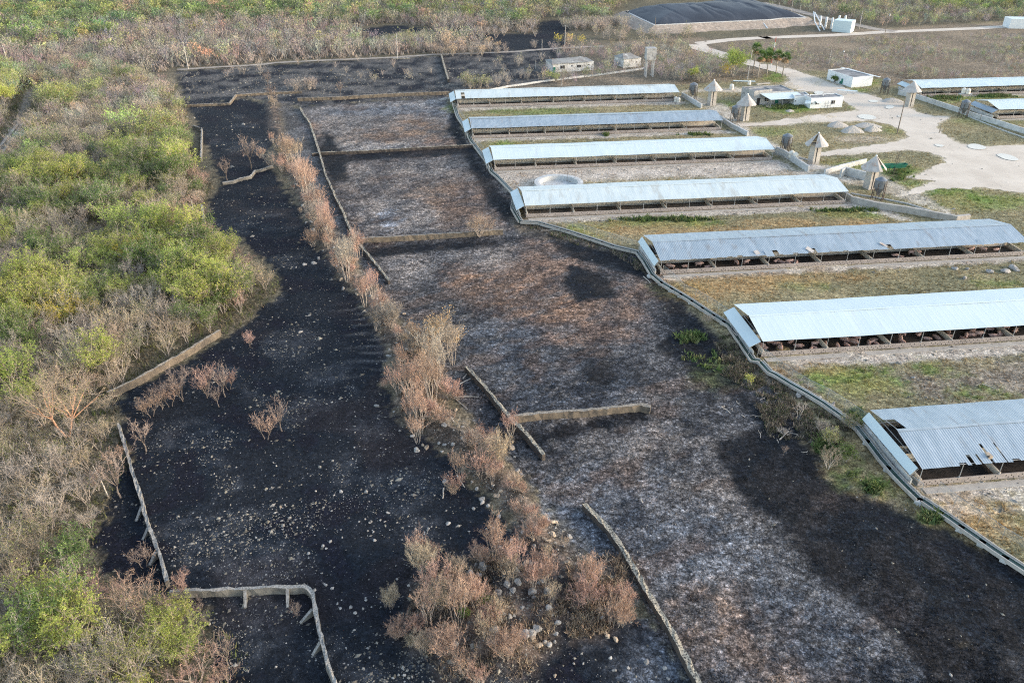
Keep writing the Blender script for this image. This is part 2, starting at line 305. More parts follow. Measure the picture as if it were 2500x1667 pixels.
PAINT = [  # polygon, colour 1, colour 2, noise m, softness m, edge wobble m, opacity, stones, mottle
 (zl('F 1030 222 1560 190 1640 110 1900 75 2352 45 3100 10 3400 1900 2500 1500 2352 1330 2110 1190 1960 1060 1840 930 1720 830 1625 745 1560 680 1475 585 1290 520 1195 505 1170 440 1120 380 1055 290'), (0.235, 0.20, 0.115), (0.168, 0.155, 0.09), 9, 1, 1.5, 1, .04, .55),
 (zl('F 1560 100 1900 72 2352 48 3100 20 3100 170 2352 188 2040 195 1900 165 1820 160 1640 115'), (0.21, 0.165, 0.115), (0.15, 0.12, 0.085), 14, 3, 6, 1, .03, .6),
 (zl('F 1270 110 1600 80 1810 175 1560 196 1040 212 1180 170'), (0.19, 0.15, 0.105), (0.11, 0.095, 0.07), 8, 2, 4, 1, .06, .6),
 (zl('F 1380 -30 1700 -30 1800 75 1440 95'), (0.14, 0.12, 0.075), (0.10, 0.09, 0.06), 14, 3, 6, 1, .03, .6),
 (zl('F 405 165 620 150 1012 128 1285 112 1290 60 1320 110 1270 190 1045 208 1035 220 690 245 560 222 430 246'), CH1, (0.085, 0.08, 0.075), 5, 1, 3, 1, .6, .8),
 (zl('F 790 72 900 58 985 65 905 92 860 100'), CH1, CH2, 9, 2, 3, 1, .2, .5),
 (zl('F 980 64 1010 70 1080 77 1228 77 1240 50 1310 44 1300 112 1120 120 1060 88 1000 82'), CH1, CH2, 9, 2, 4, 1, .3, .5),
 (ell('F 940 88 70 12'), (0.2, 0.17, 0.08), (0.14, 0.13, 0.06), 9, 3, 4, 1, .1, .5),
 (P_WEST, CH1, CH2, 7, .6, 2.5, 1, .17, .45),
 (P_ASH, (0.064, 0.064, 0.066), (0.028, 0.030, 0.034), 7, .6, 1.6, 1, .01, 1),
]
PAINT += [(zl('F 695 250 1030 226 1060 300 1085 336 745 352 720 290'), (0.25, 0.225, 0.20), (0.165, 0.16, 0.158), 4, 2, 3, 1, .02, 1), (zl('F 760 375 1080 345 1150 440 1170 530 830 548 780 470'), (0.125, 0.105, 0.092), (0.06, 0.056, 0.056), 4, 2, 3, 1, .02, 1)]
for s, c in (('F 860 290 150 40', 0), ('F 820 270 120 30', 3), ('F 960 300 80 25', 0), ('F 1010 460 70 45', 0), ('F 1150 640 130 45', 1), ('F 1270 600 120 50', 2), ('F 1330 730 170 60', 2), ('F 900 620 80 40', 3), ('F 800 400 60 30', 3), ('F 920 500 90 50', 3),
             ('F 1080 470 80 40', 2), ('F 1500 650 70 50', 2), ('F 1400 960 90 40', 3), ('F 1290 900 160 70', 4), ('F 1150 800 110 60', 5), ('F 1420 1130 150 60', 5), ('F 1620 1180 120 90', 3), ('F 1660 1090 60 80', 3),
             ('F 1550 1250 150 80', 6), ('F 1750 1450 170 120', 6), ('F 1640 1420 90 60', 7), ('F 1420 1110 30 14', 7), ('F 1800 1520 120 60', 7), ('F 1380 1200 120 90', 5), ('F 895 500 22 22', 8), ('F 1320 1110 60 20', 6), ('F 1500 1550 110 90', 5), ('F 760 280 60 30', 3), ('F 900 255 160 12', 6),
             ('F 720 300 30 20', 7), ('F 1020 330 60 20', 2), ('F 960 390 70 20', 3), ('F 1230 700 120 30', 1), ('F 1120 590 60 25', 3), ('F 1470 1010 80 30', 3), ('F 1960 1340 60 40', 6), ('F 1900 1480 120 50', 5), ('F 2100 1500 90 40', 5), ('F 1800 1130 60 40', 5)):
    cc = [((0.20, 0.135, 0.092), (0.115, 0.096, 0.083)), ((0.20, 0.12, 0.075), (0.10, 0.07, 0.054)), ((0.165, 0.11, 0.08), (0.075, 0.058, 0.05)), ((0.19, 0.165, 0.145), (0.115, 0.108, 0.104)),
          ((0.056, 0.063, 0.073), (0.022, 0.026, 0.033)), ((0.078, 0.086, 0.098), (0.033, 0.039, 0.048)), ((0.15, 0.155, 0.165), (0.065, 0.074, 0.086)), ((0.24, 0.165, 0.115), (0.12, 0.095, 0.08)), ((0.26, 0.27, 0.29), (0.1, 0.11, 0.125))][c]
    PAINT.append((ell(s), *cc, 4, 4 if c != 8 else 1, 6, .95, .01, 1))
BKP = []; BK = ((0.0065, 0.0095, 0.0135), (0.0145, 0.0140, 0.0150))
for s in ('F 745 300 735 360 760 420 800 410 790 350', 'F 1040 240 1065 320 1085 350 1140 430 1190 500 1160 505 1110 440 1060 350 1030 300', 'F 820 350 1085 338 1100 352 760 372', 'F 1250 530 1330 560 1460 600 1490 640 1420 620 1330 600 1280 570', 'F 1310 610 1400 640 1420 680 1330 690 1290 650',
          'F 1475 620 1560 690 1625 755 1720 850 1700 905 1620 890 1560 830 1510 800 1545 750', 'F 1690 900 1800 950 1890 1050 1900 1100 2110 1195 2352 1312 2700 1500 2700 1750 2230 1750 2130 1560 2030 1440 1860 1300 1790 1200 1710 1150 1640 1020 1700 1000 1750 980',
          'F 1210 1000 1480 940 1490 965 1220 1020', 'F 830 570 1140 552 1150 562 850 590', 'F 1340 850 1400 840 1420 875 1360 880'):
    PAINT.append((zl(s), *BK, 3, 1.0, 2.2, 1, .02, .8)); BKP.append(zl(s))
for s, c, q in (('F 2120 1310 110 60 20', 6, .5), ('F 1990 1380 90 40 30', 6, .6), ('F 1980 1230 60 30', 5, .5), ('F 2230 1450 90 50', 5, .4), ('F 2100 1440 120 60 30', 2, .5), ('F 1900 1180 80 60', 2, .5), ('F 1650 860 60 30', 9, .7), ('F 2280 1400 90 60', 2, .6), ('F 2190 1365 22 10', 10, 1), ('F 2210 1480 16 8', 10, .9)):
    cc = {6: ((0.085, 0.085, 0.09), (0.035, 0.037, 0.042)), 5: ((0.075, 0.085, 0.1), (0.04, 0.045, 0.05)), 2: ((0.055, 0.04, 0.034), (0.03, 0.026, 0.025)), 9: ((0.07, 0.085, 0.03), (0.04, 0.045, 0.025)), 10: ((0.42, 0.34, 0.2), (0.3, 0.24, 0.14))}[c]
    PAINT.append((ell(s), *cc, 2.5, 2.5 if c != 10 else .3, 3 if c != 10 else 1, q, .02, 1))
PAINT += [
 (zl('F 640 230 690 250 740 360 770 470 820 560 800 600 740 500 690 400 650 330'), (0.085, 0.088, 0.095), (0.045, 0.045, 0.05), 5, 2, 2, .8, .05, .9),
 (zl('l 300 900 850 850 1080 1180 1300 1430 1500 1600 p 1500 60 1750 330 1950 560 1700 330 1400 350 1150 150 880 20 l 880 1540 520 1330 480 1200 330 1060'), (0.22, 0.17, 0.09), (0.14, 0.12, 0.07), 3, .3, 1.2, 1, .1, .6),
 (zl('g 100 420 -40 380 0 500 110 640 500 700 900 800 1150 860 1300 1050 1500 1230 1400 1130 1200 960 1000 760 640 640 260 540'), (0.14, 0.11, 0.075), (0.07, 0.06, 0.045), 3, .6, 1.2, .8, .12, .7),
 (zl('k 2000 0 2200 260 2352 420 l 420 620 300 640 0 480 k 2200 400 2050 150'), (0.17, 0.15, 0.12), (0.09, 0.08, 0.065), 2, .6, 1.2, .9, .3, .6),
]
GRAV = ((0.46, 0.42, 0.36), (0.34, 0.30, 0.26))
SDIR = (math.cos(math.radians(6.9)), math.sin(math.radians(6.9)))
SHEDS = {1: (-19.6, 284.6), 2: (-12.6, 246.2), 3: (-5.1, 214.6), 4: (3.1, 179.2), 5: (30.1, 147.7), 6: (42.0, 115.2), 7: (53.9, 82.0), 8: (151.2, 301.0), 9: (163.2, 269.5)}
SHEDS = {k: (x - .3 * x / 67, y - .3 * y / 67) for k, (x, y) in SHEDS.items()}
def sp(k, s, w):
    x, y = SHEDS[k]; return (x + SDIR[0] * s - SDIR[1] * w, y + SDIR[1] * s + SDIR[0] * w)
for k, d in ((1, 4), (2, 3.6), (3, 9), (4, 3.6), (5, 2.6), (6, 4.2), (7, 6), (8, 3), (9, 2.5)):
    PAINT.append(([sp(k, 0 if k != 6 else 3, 0), sp(k, 82, 0), sp(k, 84, -d), sp(k, 1 if k != 6 else 5, -d)], *GRAV, 2.0, .8, 1.6, .9, .55 if k != 5 else .25, .5))
PAINT += [(zl('g 0 60 2352 20 h 120 40 500 60 400 110 g 2352 100 700 160 0 240'), (0.44, 0.39, 0.33), (0.33, 0.29, 0.24), 4, 2, 3, .9, .15, .5)]
PAINT += [(zl('l 1250 380 1700 330 2352 300 2900 280 2900 560 2352 640 1700 690 1300 600'), (0.24, 0.205, 0.165), (0.165, 0.14, 0.115), 3, 3, 4, .85, .12, .6), (zl('l -50 330 300 330 420 420 500 640 300 480 100 380'), (0.2, 0.17, 0.14), (0.12, 0.1, 0.085), 2, 1, 2, .8, .3, .6)]
GRN = ((0.13, 0.19, 0.045), (0.19, 0.185, 0.065))
for s, q in (('l 720 420 330 75', 1), ('l 950 520 380 100', .85), ('p 2000 60 160 50', .5), ('l 1500 360 120 30', .8), ('l 1850 600 120 25', .8), ('l 2100 620 90 25', .8), ('h 1900 350 500 80', .6), ('l 1700 400 200 60', .5), ('l 1900 620 300 50', .45), ('g 1400 540 500 30', .9), ('h 800 450 350 35', .9), ('h 1700 270 350 50 10', .85), ('h 2150 330 300 50', .6), ('g 700 600 200 60', .7), ('h 350 1090 250 40', .5), ('h 2150 1080 250 40', .5), ('g 1500 1120 220 50', .4), ('d 250 970 250 40', 1), ('d 1200 1150 120 50', .7), ('d 800 1490 450 60', .7), ('d 1150 1530 280 50', .8), ('d 130 680 90 60', .9), ('d 1650 880 250 45', .8), ('d 1000 740 100 40', .7), ('d 2100 870 300 25', .7), ('d 2000 1080 300 60', .35), ('d 100 1180 200 50', .4), ('d 860 815 120 18', .8), ('d 840 950 60 25', .9), ('c 300 1000 500 30', .5), ('c 1900 940 120 40', .8), ('b 1770 970 50 50', .8), ('b 2250 1290 160 30', .9), ('p 1450 150 120 60', .9), ('l 800 1300 160 120', .7), ('l 1000 1440 90 60', .7), ('h 1500 200 500 40 5', .5)):
    PAINT.append((ell(s), *GRN, 5, 2.5, 5, q, .02, .6))
for s in ('l 400 380 250 30', 'g 1900 1100 500 110', 'h 400 1020 700 50', 'g 1500 600 800 50', 'h 500 540 700 40', 'p 1900 120 350 150'):
    PAINT.append((ell(s), (0.33, 0.205, 0.09), (0.26, 0.185, 0.095), 5, 3, 5, .6, .03, .6))
PAINT += [(P_ROAD, (0.52, 0.46, 0.37), (0.42, 0.36, 0.28), 8, 1.5, 2.5, .95, .03, .25),
 (zl('c 1560 830 1760 820 2130 830 2200 800 2100 790 1560 810'), (0.5, 0.44, 0.36), (0.4, 0.35, 0.28), 5, 1, 2, .9, .1, .3),
 (zl('c 1540 870 1750 960 2000 1100 2150 1220 d 120 1380 420 1540 h 250 80 900 200 1300 330 1750 480 1700 420 1000 60 d 440 1460 200 1330 c 2200 1200 2000 960 1600 850'), (0.44, 0.4, 0.34), (0.28, 0.25, 0.2), 3, 1, 2, .85, .35, .5),
 (zl('h 700 300 1000 330 1340 520 1000 440 780 400'), (0.46, 0.42, 0.36), (0.3, 0.26, 0.22), 3, 1, 2, .9, .3, .4),
 (ell('d 900 1250 220 35'), (0.36, 0.31, 0.24), (0.25, 0.21, 0.15), 3, 2, 3, .8, .1, .5),
 (zl('a 300 800 230 1000 120 1150 0 1400 -200 1700 -100 1500 0 1250 150 1000 250 820'), (0.2, 0.175, 0.145), (0.14, 0.12, 0.1), 3, 1, 2, .9, .1, .5)]
FURROW = zl('F 770 700 900 690 960 850 930 900 800 880 790 780')
def height(x, y):
    x = np.asarray(x, float); y = np.asarray(y, float)
    h = .11 * np.sin((y - .12 * x) * 2.6 + 3 * (vn(x, y, 5, 3) - .5)) * ss(-2, 3, sdf(FURROW, x, y)) + 0.35 * (fbm(x, y, 6, 3, 5) - 0.5) * ss(20, -10, x - 0.25 * (y - 60) - 50)
    d = pdist(RIDGE, x, y); h = h + (0.9 + 0.8 * (vn(x, y, 3, 9) - .4)) * np.exp(-(d / 2.3) ** 2)
    for mo, a in ((MOUND, 1.7), (MOUND2, 0.9), (MOUND3, 0.7)): h = h + a * ss(-2.5, 4, sdf(mo, x, y)) * (0.5 + 0.9 * vn(x, y, 2.2, 11))
    return h
def hz(x, y): return float(height(np.array([x]), np.array([y]))[0])
def ground(X, Y):
    n = X.size; c = np.zeros((n, 3)); s = np.full(n, .03); mo = np.full(n, .6)
    f = fbm(X, Y, 6, 4, 1)[:, None]; c[:] = (0.14, 0.115, 0.08); c = c * f + np.array((0.08, 0.075, 0.048)) * (1 - f)
    big = [(fbm(X, Y, q, 4, i * 7 + 3)) for i, q in enumerate((2.2, 5, 10))]
    for i, (poly, c1, c2, sc, soft, ed, op, st, mt) in enumerate(PAINT):
        P = np.array([p[:2] for p in poly]); m = ed + soft + 1
        k = np.where((X > P[:, 0].min() - m) & (X < P[:, 0].max() + m) & (Y > P[:, 1].min() - m) & (Y < P[:, 1].max() + m))[0]
        if not len(k): continue
        x, y = X[k], Y[k]; e = 0.6 * fbm(x, y, max(1.2, ed), 4, 31 + i % 9) + 0.4 * vn(x, y, .7, 5) - .5
        w = (ss(-soft, soft, sdf(poly, x, y) + 2 * ed * e) * op)[:, None]
        b = ss(.36, .64, fbm(x, y, sc, 5, 60 + i % 5))[:, None]
        c[k] = c[k] * (1 - w) + (np.array(c1) * b + np.array(c2) * (1 - b)) * w; w = w[:, 0]
        s[k] = s[k] * (1 - w) + st * w; mo[k] = mo[k] * (1 - w) + mt * w
    # clusters of pale stony ground and faint brown scorch in the charred strips
    wst = ss(-1, 2, sdf(P_WEST, X, Y)); cl = ss(.52, .68, fbm(X, Y, 9, 3, 77)) * wst; s = s + .5 * cl; c += cl[:, None] * np.array((.026, .027, .029)) * vn(X, Y, 1.1, 14)[:, None]
    s = s + .55 * wst * ss(4.5, 1, pdist(zl('F 420 1245 560 1225 720 1180 880 1140 1020 1100'), X, Y)); s = s + .5 * wst * ss(5, 1, pdist(zl('F 700 730 690 830 680 760'), X, Y))
    c += (wst * ss(.55, .7, fbm(X, Y, 12, 3, 91)))[:, None] * np.array((.008, .004, .002))
    ax = X * .82 + Y * .57; ay = -X * .57 + Y * .82; aw = ss(-.5, 2, sdf(P_ASH, X, Y)) * .85 * (1 - .8 * ss(-2, 3, sdf(BKP[5], X, Y)))
    for q, (sx_, sy_, lo, hi, cc) in enumerate(((7, 3.2, .54, .66, (.016, .018, .023)), (2.6, 1.4, .56, .66, (.022, .023, .027)), (5, 2.2, .57, .7, (.125, .124, .127)), (1.8, 1.0, .58, .7, (.13, .118, .106)), (9, 5, .58, .7, (.10, .066, .046)))):
        k = (aw * ss(lo, hi, fbm(ax * sy_ / sx_, ay, sy_, 4, 200 + q * 3)) * (.6 if q < 2 else .42))[:, None]; c = c * (1 - k) + np.array(cc) * k
    for q in BKP[:5] + BKP[6:]:
        k = (ss(-1.2, 1.2, sdf(q, X, Y) + 4.4 * (fbm(X, Y, 2.2, 4, 33) - .5)) * (.97 - .3 * ss(.5, .68, fbm(ax * .5, ay, 4, 3, 77))))[:, None]; b = ss(.4, .62, fbm(X, Y, 3, 4, 62))[:, None]; c = c * (1 - k) + (np.array(BK[0]) * (1 - b) + np.array((.0135, .0135, .0150)) * b) * k
    fu = zl('F 770 700 900 690 960 850 930 900 800 880 790 780'); fw = ss(-2, 3, sdf(fu, X, Y)); st_ = ss(.35, 1, np.sin((Y - .12 * X) * 2.6 + 3 * (vn(X, Y, 5, 3) - .5))) * ss(.4, .6, vn(X * .35, Y, 1.3, 8)); s = s + .5 * fw * st_; c += (fw * st_)[:, None] * .035
    s = np.minimum(s, .75); d = pdist(RIDGE, X, Y); rw = ss(3.6, 1.0, d + 2.2 * (big[0] - .5) * 2)
    for q in (MOUND, MOUND2, MOUND3): rw = np.maximum(rw, ss(-1.5, 2, sdf(q, X, Y) + 5 * (big[1] - .5)))
    b = ss(.4, .6, big[0])[:, None]; cr = np.array((0.13, 0.10, 0.08)) * b + np.array((0.045, 0.038, 0.034)) * (1 - b); rw2 = rw[:, None] * .85
    c = c * (1 - rw2) + cr * rw2; s = np.maximum(s, rw * .8)
    return np.clip(c, 0.008, 1), np.clip(s, 0, 1), mo
def gmat():
    m = bpy.data.materials.new('ground_surface'); m.use_nodes = True; n = m.node_tree.nodes; l = m.node_tree.links; b = n['Principled BSDF']
    b.inputs['Roughness'].default_value = 0.95; b.inputs['Specular IOR Level'].default_value = 0.15
    pos = n.new('ShaderNodeNewGeometry').outputs['Position']
    def A(nm, o): a = n.new('ShaderNodeAttribute'); a.attribute_name = nm; return a.outputs[o]
    def noise(sc, de=8, ro=.65):
        t = n.new('ShaderNodeTexNoise'); t.inputs['Scale'].default_value = sc; t.inputs['Detail'].default_value = de; t.inputs['Roughness'].default_value = ro; l.new(pos, t.inputs['Vector']); return t.outputs['Fac']
    def mr(f, a, c, d, e):
        t = n.new('ShaderNodeMapRange'); t.inputs[1].default_value = a; t.inputs[2].default_value = c; t.inputs[3].default_value = d; t.inputs[4].default_value = e; l.new(f, t.inputs[0]); return t.outputs[0]
    def mt(op, a, c):
        t = n.new('ShaderNodeMath'); t.operation = op
        for k, v in ((0, a), (1, c)):
            if isinstance(v, float): t.inputs[k].default_value = v
            else: l.new(v, t.inputs[k])
        return t.outputs[0]
    mo = A('mottle', 'Fac')
    f1 = mr(noise(.8, 10, .74), .34, .66, .35, 1.8); f2 = mr(noise(3.4, 8, .8), .33, .67, .22, 2.1)
    ff = mt('MULTIPLY', f1, f2); ff = mt('ADD', mt('MULTIPLY', mt('SUBTRACT', ff, 1.0), mo), 1.0); ff = mt('MAXIMUM', ff, .12)
    for sc, lo_, hi_, am in ((2.1, .45, 2.0, .8), (6.5, .4, 2.15, .85)):
        v = n.new('ShaderNodeTexVoronoi'); v.inputs['Scale'].default_value = sc; l.new(pos, v.inputs['Vector']); sx = n.new('ShaderNodeSeparateColor'); l.new(v.outputs['Color'], sx.inputs[0])
        fl = mt('MULTIPLY', mr(sx.outputs[0], 0, 1, lo_, hi_), mr(v.outputs['Distance'], .0, .75, 1.25, .55)); ff = mt('MULTIPLY', ff, mt('ADD', mt('MULTIPLY', mt('SUBTRACT', fl, 1.0), mt('MULTIPLY', mo, am)), 1.0))
    cm = n.new('ShaderNodeCombineColor'); [l.new(ff, cm.inputs[i]) for i in range(3)]
    mx = n.new('ShaderNodeMix'); mx.data_type = 'RGBA'; mx.blend_type = 'MULTIPLY'; mx.inputs[0].default_value = 1; l.new(A('gcol', 'Color'), mx.inputs[6]); l.new(cm.outputs[0], mx.inputs[7]); c = mx.outputs[2]
    for sc, th in ((2.3, .20), (5.5, .24)):
        v = n.new('ShaderNodeTexVoronoi'); v.inputs['Scale'].default_value = sc; l.new(pos, v.inputs['Vector'])
        sx = n.new('ShaderNodeSeparateColor'); l.new(v.outputs['Color'], sx.inputs[0])
        on = mt('MULTIPLY', mt('LESS_THAN', sx.outputs[0], mt('MULTIPLY', A('speck', 'Fac'), .55)), mt('LESS_THAN', v.outputs['Distance'], mt('MULTIPLY', mt('ADD', sx.outputs[1], .35), th)))
        gr = n.new('ShaderNodeCombineColor'); t = mr(sx.outputs[2], 0, 1, .10, .34); l.new(t, gr.inputs[0]); l.new(mt('MULTIPLY', t, .97), gr.inputs[1]); l.new(mt('MULTIPLY', t, .9), gr.inputs[2])
        mx = n.new('ShaderNodeMix'); mx.data_type = 'RGBA'; l.new(on, mx.inputs[0]); l.new(c, mx.inputs[6]); l.new(gr.outputs[0], mx.inputs[7]); c = mx.outputs[2]
    l.new(c, b.inputs['Base Color'])
    bp = n.new('ShaderNodeBump'); bp.inputs['Strength'].default_value = .8; bp.inputs['Distance'].default_value = .25; l.new(noise(2.2), bp.inputs['Height']); l.new(bp.outputs[0], b.inputs['Normal'])
    return m
MT['ground'] = gmat()
NR, NC = 470, 620
th = np.radians(np.concatenate([np.linspace(56, 6.3, NR), np.linspace(6.2, 1.0, 24)]))
Yr = np.concatenate([np.linspace(-60, 44, 12), H / np.tan(th)])
tc = np.sign(np.linspace(-1, 1, NC)) * np.abs(np.linspace(-1, 1, NC)) ** 1.12 * 1.25
GX = np.maximum(Yr, 80)[:, None] * tc[None, :] * np.where(Yr > 600, 1.3, 1)[:, None]; GY = np.repeat(Yr[:, None], NC, 1)
gx, gy = GX.ravel(), GY.ravel()
gc, gs, gm = ground(gx, gy)
ii = np.arange(len(Yr) * NC).reshape(len(Yr), NC)
fc = np.stack([ii[:-1, :-1], ii[:-1, 1:], ii[1:, 1:], ii[1:, :-1]], -1).reshape(-1, 4)
me = npmesh('ground', np.stack([gx, gy, height(gx, gy)], 1), fc, MT['ground'], dict(gcol=gc, speck=gs, mottle=gm), smooth=True)
tag(obj('ground', me), 'burnt black and ash grey fields, dry grass and forest floor', 'ground', kind='structure')
# ---------------------------------------------------------------- roads, tracks and puddles
def flat(name, poly, z, mat, label, cat, jit=.25, step=1.2, kind='structure'):
    P = resample(list(poly) + [poly[0]], step)[:-1]
    me = bpy.data.meshes.new(name); vs = []
    for i, p in enumerate(P):
        a, b = P[i - 1], P[(i + 1) % len(P)]; d = (b - a).normalized(); j = jit * 2 * (float(fbm(np.array([p.x]), np.array([p.y]), 3, 3, 3)[0]) - .5) + rng.uniform(-.3, .3) * jit
        vs.append((p.x + d.y * j, p.y - d.x * j, z))
    me.from_pydata(vs, [], [tuple(range(len(vs)))]); me.materials.append(mat); me.update()
    bm_ = bmesh.new(); bm_.from_mesh(me); bmesh.ops.triangulate(bm_, faces=bm_.faces[:]); bmesh.ops.recalc_face_normals(bm_, faces=bm_.faces[:])
    for f_ in bm_.faces:
        if f_.normal.z < 0: f_.normal_flip()
    bm_.to_mesh(me); bm_.free()
    return tag(obj(name, me), label, cat, kind=kind)
import bmesh
flat('dirt_road', P_ROAD, .03, MT['road'], 'pale white limestone yard and road curving past the silos', 'road', 1.6, 1.0)
def strip(line, w):
    P = resample(line, 4); L = []; Rr = []
    for i, p in enumerate(P):
        d = (P[min(i + 1, len(P) - 1)] - P[max(i - 1, 0)]).normalized(); L.append((p.x - d.y * w / 2, p.y + d.x * w / 2)); Rr.append((p.x + d.y * w / 2, p.y - d.x * w / 2))
    return L + Rr[::-1]
def ribbon(name, line, w, z, mat, label, cat, jit):
    P = resample(line, 2.5); vs = []; fs = []
    for i, p in enumerate(P):
        d = (P[min(i + 1, len(P) - 1)] - P[max(i - 1, 0)]).normalized()
        for s_ in (1, -1): j = w / 2 + jit * rng.uniform(-1, 1); vs.append((p.x - s_ * d.y * j, p.y + s_ * d.x * j, z))
    for i in range(len(P) - 1): fs.append((2 * i, 2 * i + 1, 2 * i + 3, 2 * i + 2))
    me = bpy.data.meshes.new(name); me.from_pydata(vs, [], fs); me.materials.append(mat); me.update(); return tag(obj(name, me), label, cat, kind='structure')
RIBZ = .05
for nm, ln, w, mt_, lb in (
  ('dirt_road', 'c 1690 395 2000 358 2352 338 d 0 342 640 318 1100 290 1900 258 2200 240 2500 215', 7, 'road', 'pale straight farm road below the black lagoon cover'),
  ('dirt_road', 'c 1700 402 1730 435 1880 480 2000 520 2200 575 d 0 590 120 620 260 660', 9, 'road', 'pale curve of road behind the palm trees'),
  ('dirt_road', 'd 0 25 300 95 560 165 800 215 1010 262 1200 285', 7, 'track', 'dirt road running up behind the black lagoon cover'),
  ('dirt_path', 'a 1590 628 1900 608 2352 582 b 200 565 700 540 1250 518 1600 492 2000 480 2352 466 c 200 455 500 432 860 418', 3.2, 'track', 'narrow pale path along the far edge of the burnt field'),
  ('dirt_track', 'a 195 1075 120 1165 20 1290 -200 1500', .9, 'track', 'wheel rut beside the wood at the left edge'),
  ('dirt_track', 'a 215 1080 165 1165 90 1270 -60 1500', .9, 'track', 'second wheel rut nearest the heap of rubbish')):
    RIBZ += .008; ribbon(nm, zl(ln), w, RIBZ, MT[mt_], lb, nm.split('_')[1], min(.3, w * .15))
for i, (s, lb) in enumerate((('d 945 1054 85 22 6', 'largest milky puddle at the road fork'), ('d 1003 912 48 12 4', 'milky puddle beside the low gravel heap'), ('d 1146 966 42 16', 'milky puddle with a dark wet rim in front of the concrete tower'), ('d 1592 1310 42 12 8', 'smallest milky puddle in the middle of the road'), ('d 1925 1321 85 24 8', 'long milky puddle at the roadside'), ('d 2205 1415 100 24 14', 'milky puddle nearest the right picture edge'), ('d 510 836 45 14', 'milky puddle behind the white flat-roofed house'), ('d 1238 1048 22 10', 'tiny puddle by the leaning pole'))):
    flat('puddle', ell(s), .125 + .004 * i, MT['puddle'], lb, 'puddle', .25, .5)
# ---------------------------------------------------------------- loose stones, boulders
def blob(n, seed):
    r_ = np.random.RandomState(seed); bmm = bmesh.new(); bmesh.ops.create_icosphere(bmm, subdivisions=n, radius=1.0)
    for v in bmm.verts:
        p = np.array(v.co); k = 1 + .22 * math.sin(p[0] * 2.7 + seed) + .2 * math.sin(p[1] * 3.1 + seed * 2) + .16 * math.sin(p[2] * 4.3 + seed * 3) + r_.uniform(-.13, .13); v.co = v.co * k
    V = np.array([v.co[:] for v in bmm.verts]); Fc = np.array([[v.index for v in f.verts] for f in bmm.faces]); bmm.free(); return V, Fc
OC = np.array([(1, 0, 0), (-1, 0, 0), (0, 1, 0), (0, -1, 0), (0, 0, 1.0)]); OF = np.array([(0, 2, 4), (2, 1, 4), (1, 3, 4), (3, 0, 4)])
def stones():
    r_ = np.random.RandomState(11); n = 420000
    y = 50 + 300 * r_.rand(n) ** 1.5; x = (r_.rand(n) - .5) * 2 * np.minimum(y * .56 + 28, 150)
    _, s, _ = ground(x, y); k = r_.rand(n) < s * .36 * (.10 + 1.9 * ss(.4, .7, fbm(x, y, 3.5, 3, 41))); x, y = x[k], y[k]; n = len(x); z = height(x, y)
    sz = np.clip(.054 * np.exp(r_.randn(n) * .6), .025, .3) * (1 + y / 260); an = r_.rand(n) * 6.28; st = .5 + 1.1 * r_.rand(n); hh = .45 + .5 * r_.rand(n)
    V = OC[None] * (1 + .35 * (r_.rand(n, 5, 3) - .5)); ca, sa = np.cos(an)[:, None], np.sin(an)[:, None]
    vx = V[:, :, 0] * sz[:, None] * st[:, None] * 1.2; vy = V[:, :, 1] * sz[:, None]; vz = V[:, :, 2] * (sz * hh)[:, None]
    P = np.stack([vx * ca - vy * sa + x[:, None], vx * sa + vy * ca + y[:, None], vz + z[:, None] - .01], -1)
    Fc = (OF[None] + 5 * np.arange(n)[:, None, None]).reshape(-1, 3); b = (.08 + .20 * r_.rand(n) ** 1.5)[:, None]; w = r_.rand(n)[:, None]
    col = np.repeat(b * np.concatenate([1 + 0 * w, .97 - .06 * w, .9 - .2 * w], 1), 5, 0)
    tag(obj('stones', npmesh('stones', P.reshape(-1, 3), Fc, MT['stone_tint'], dict(tint=col))), 'small pale stones scattered over the charred ground and rubble', 'stones', kind='stuff'); print('stones', n)
stones()
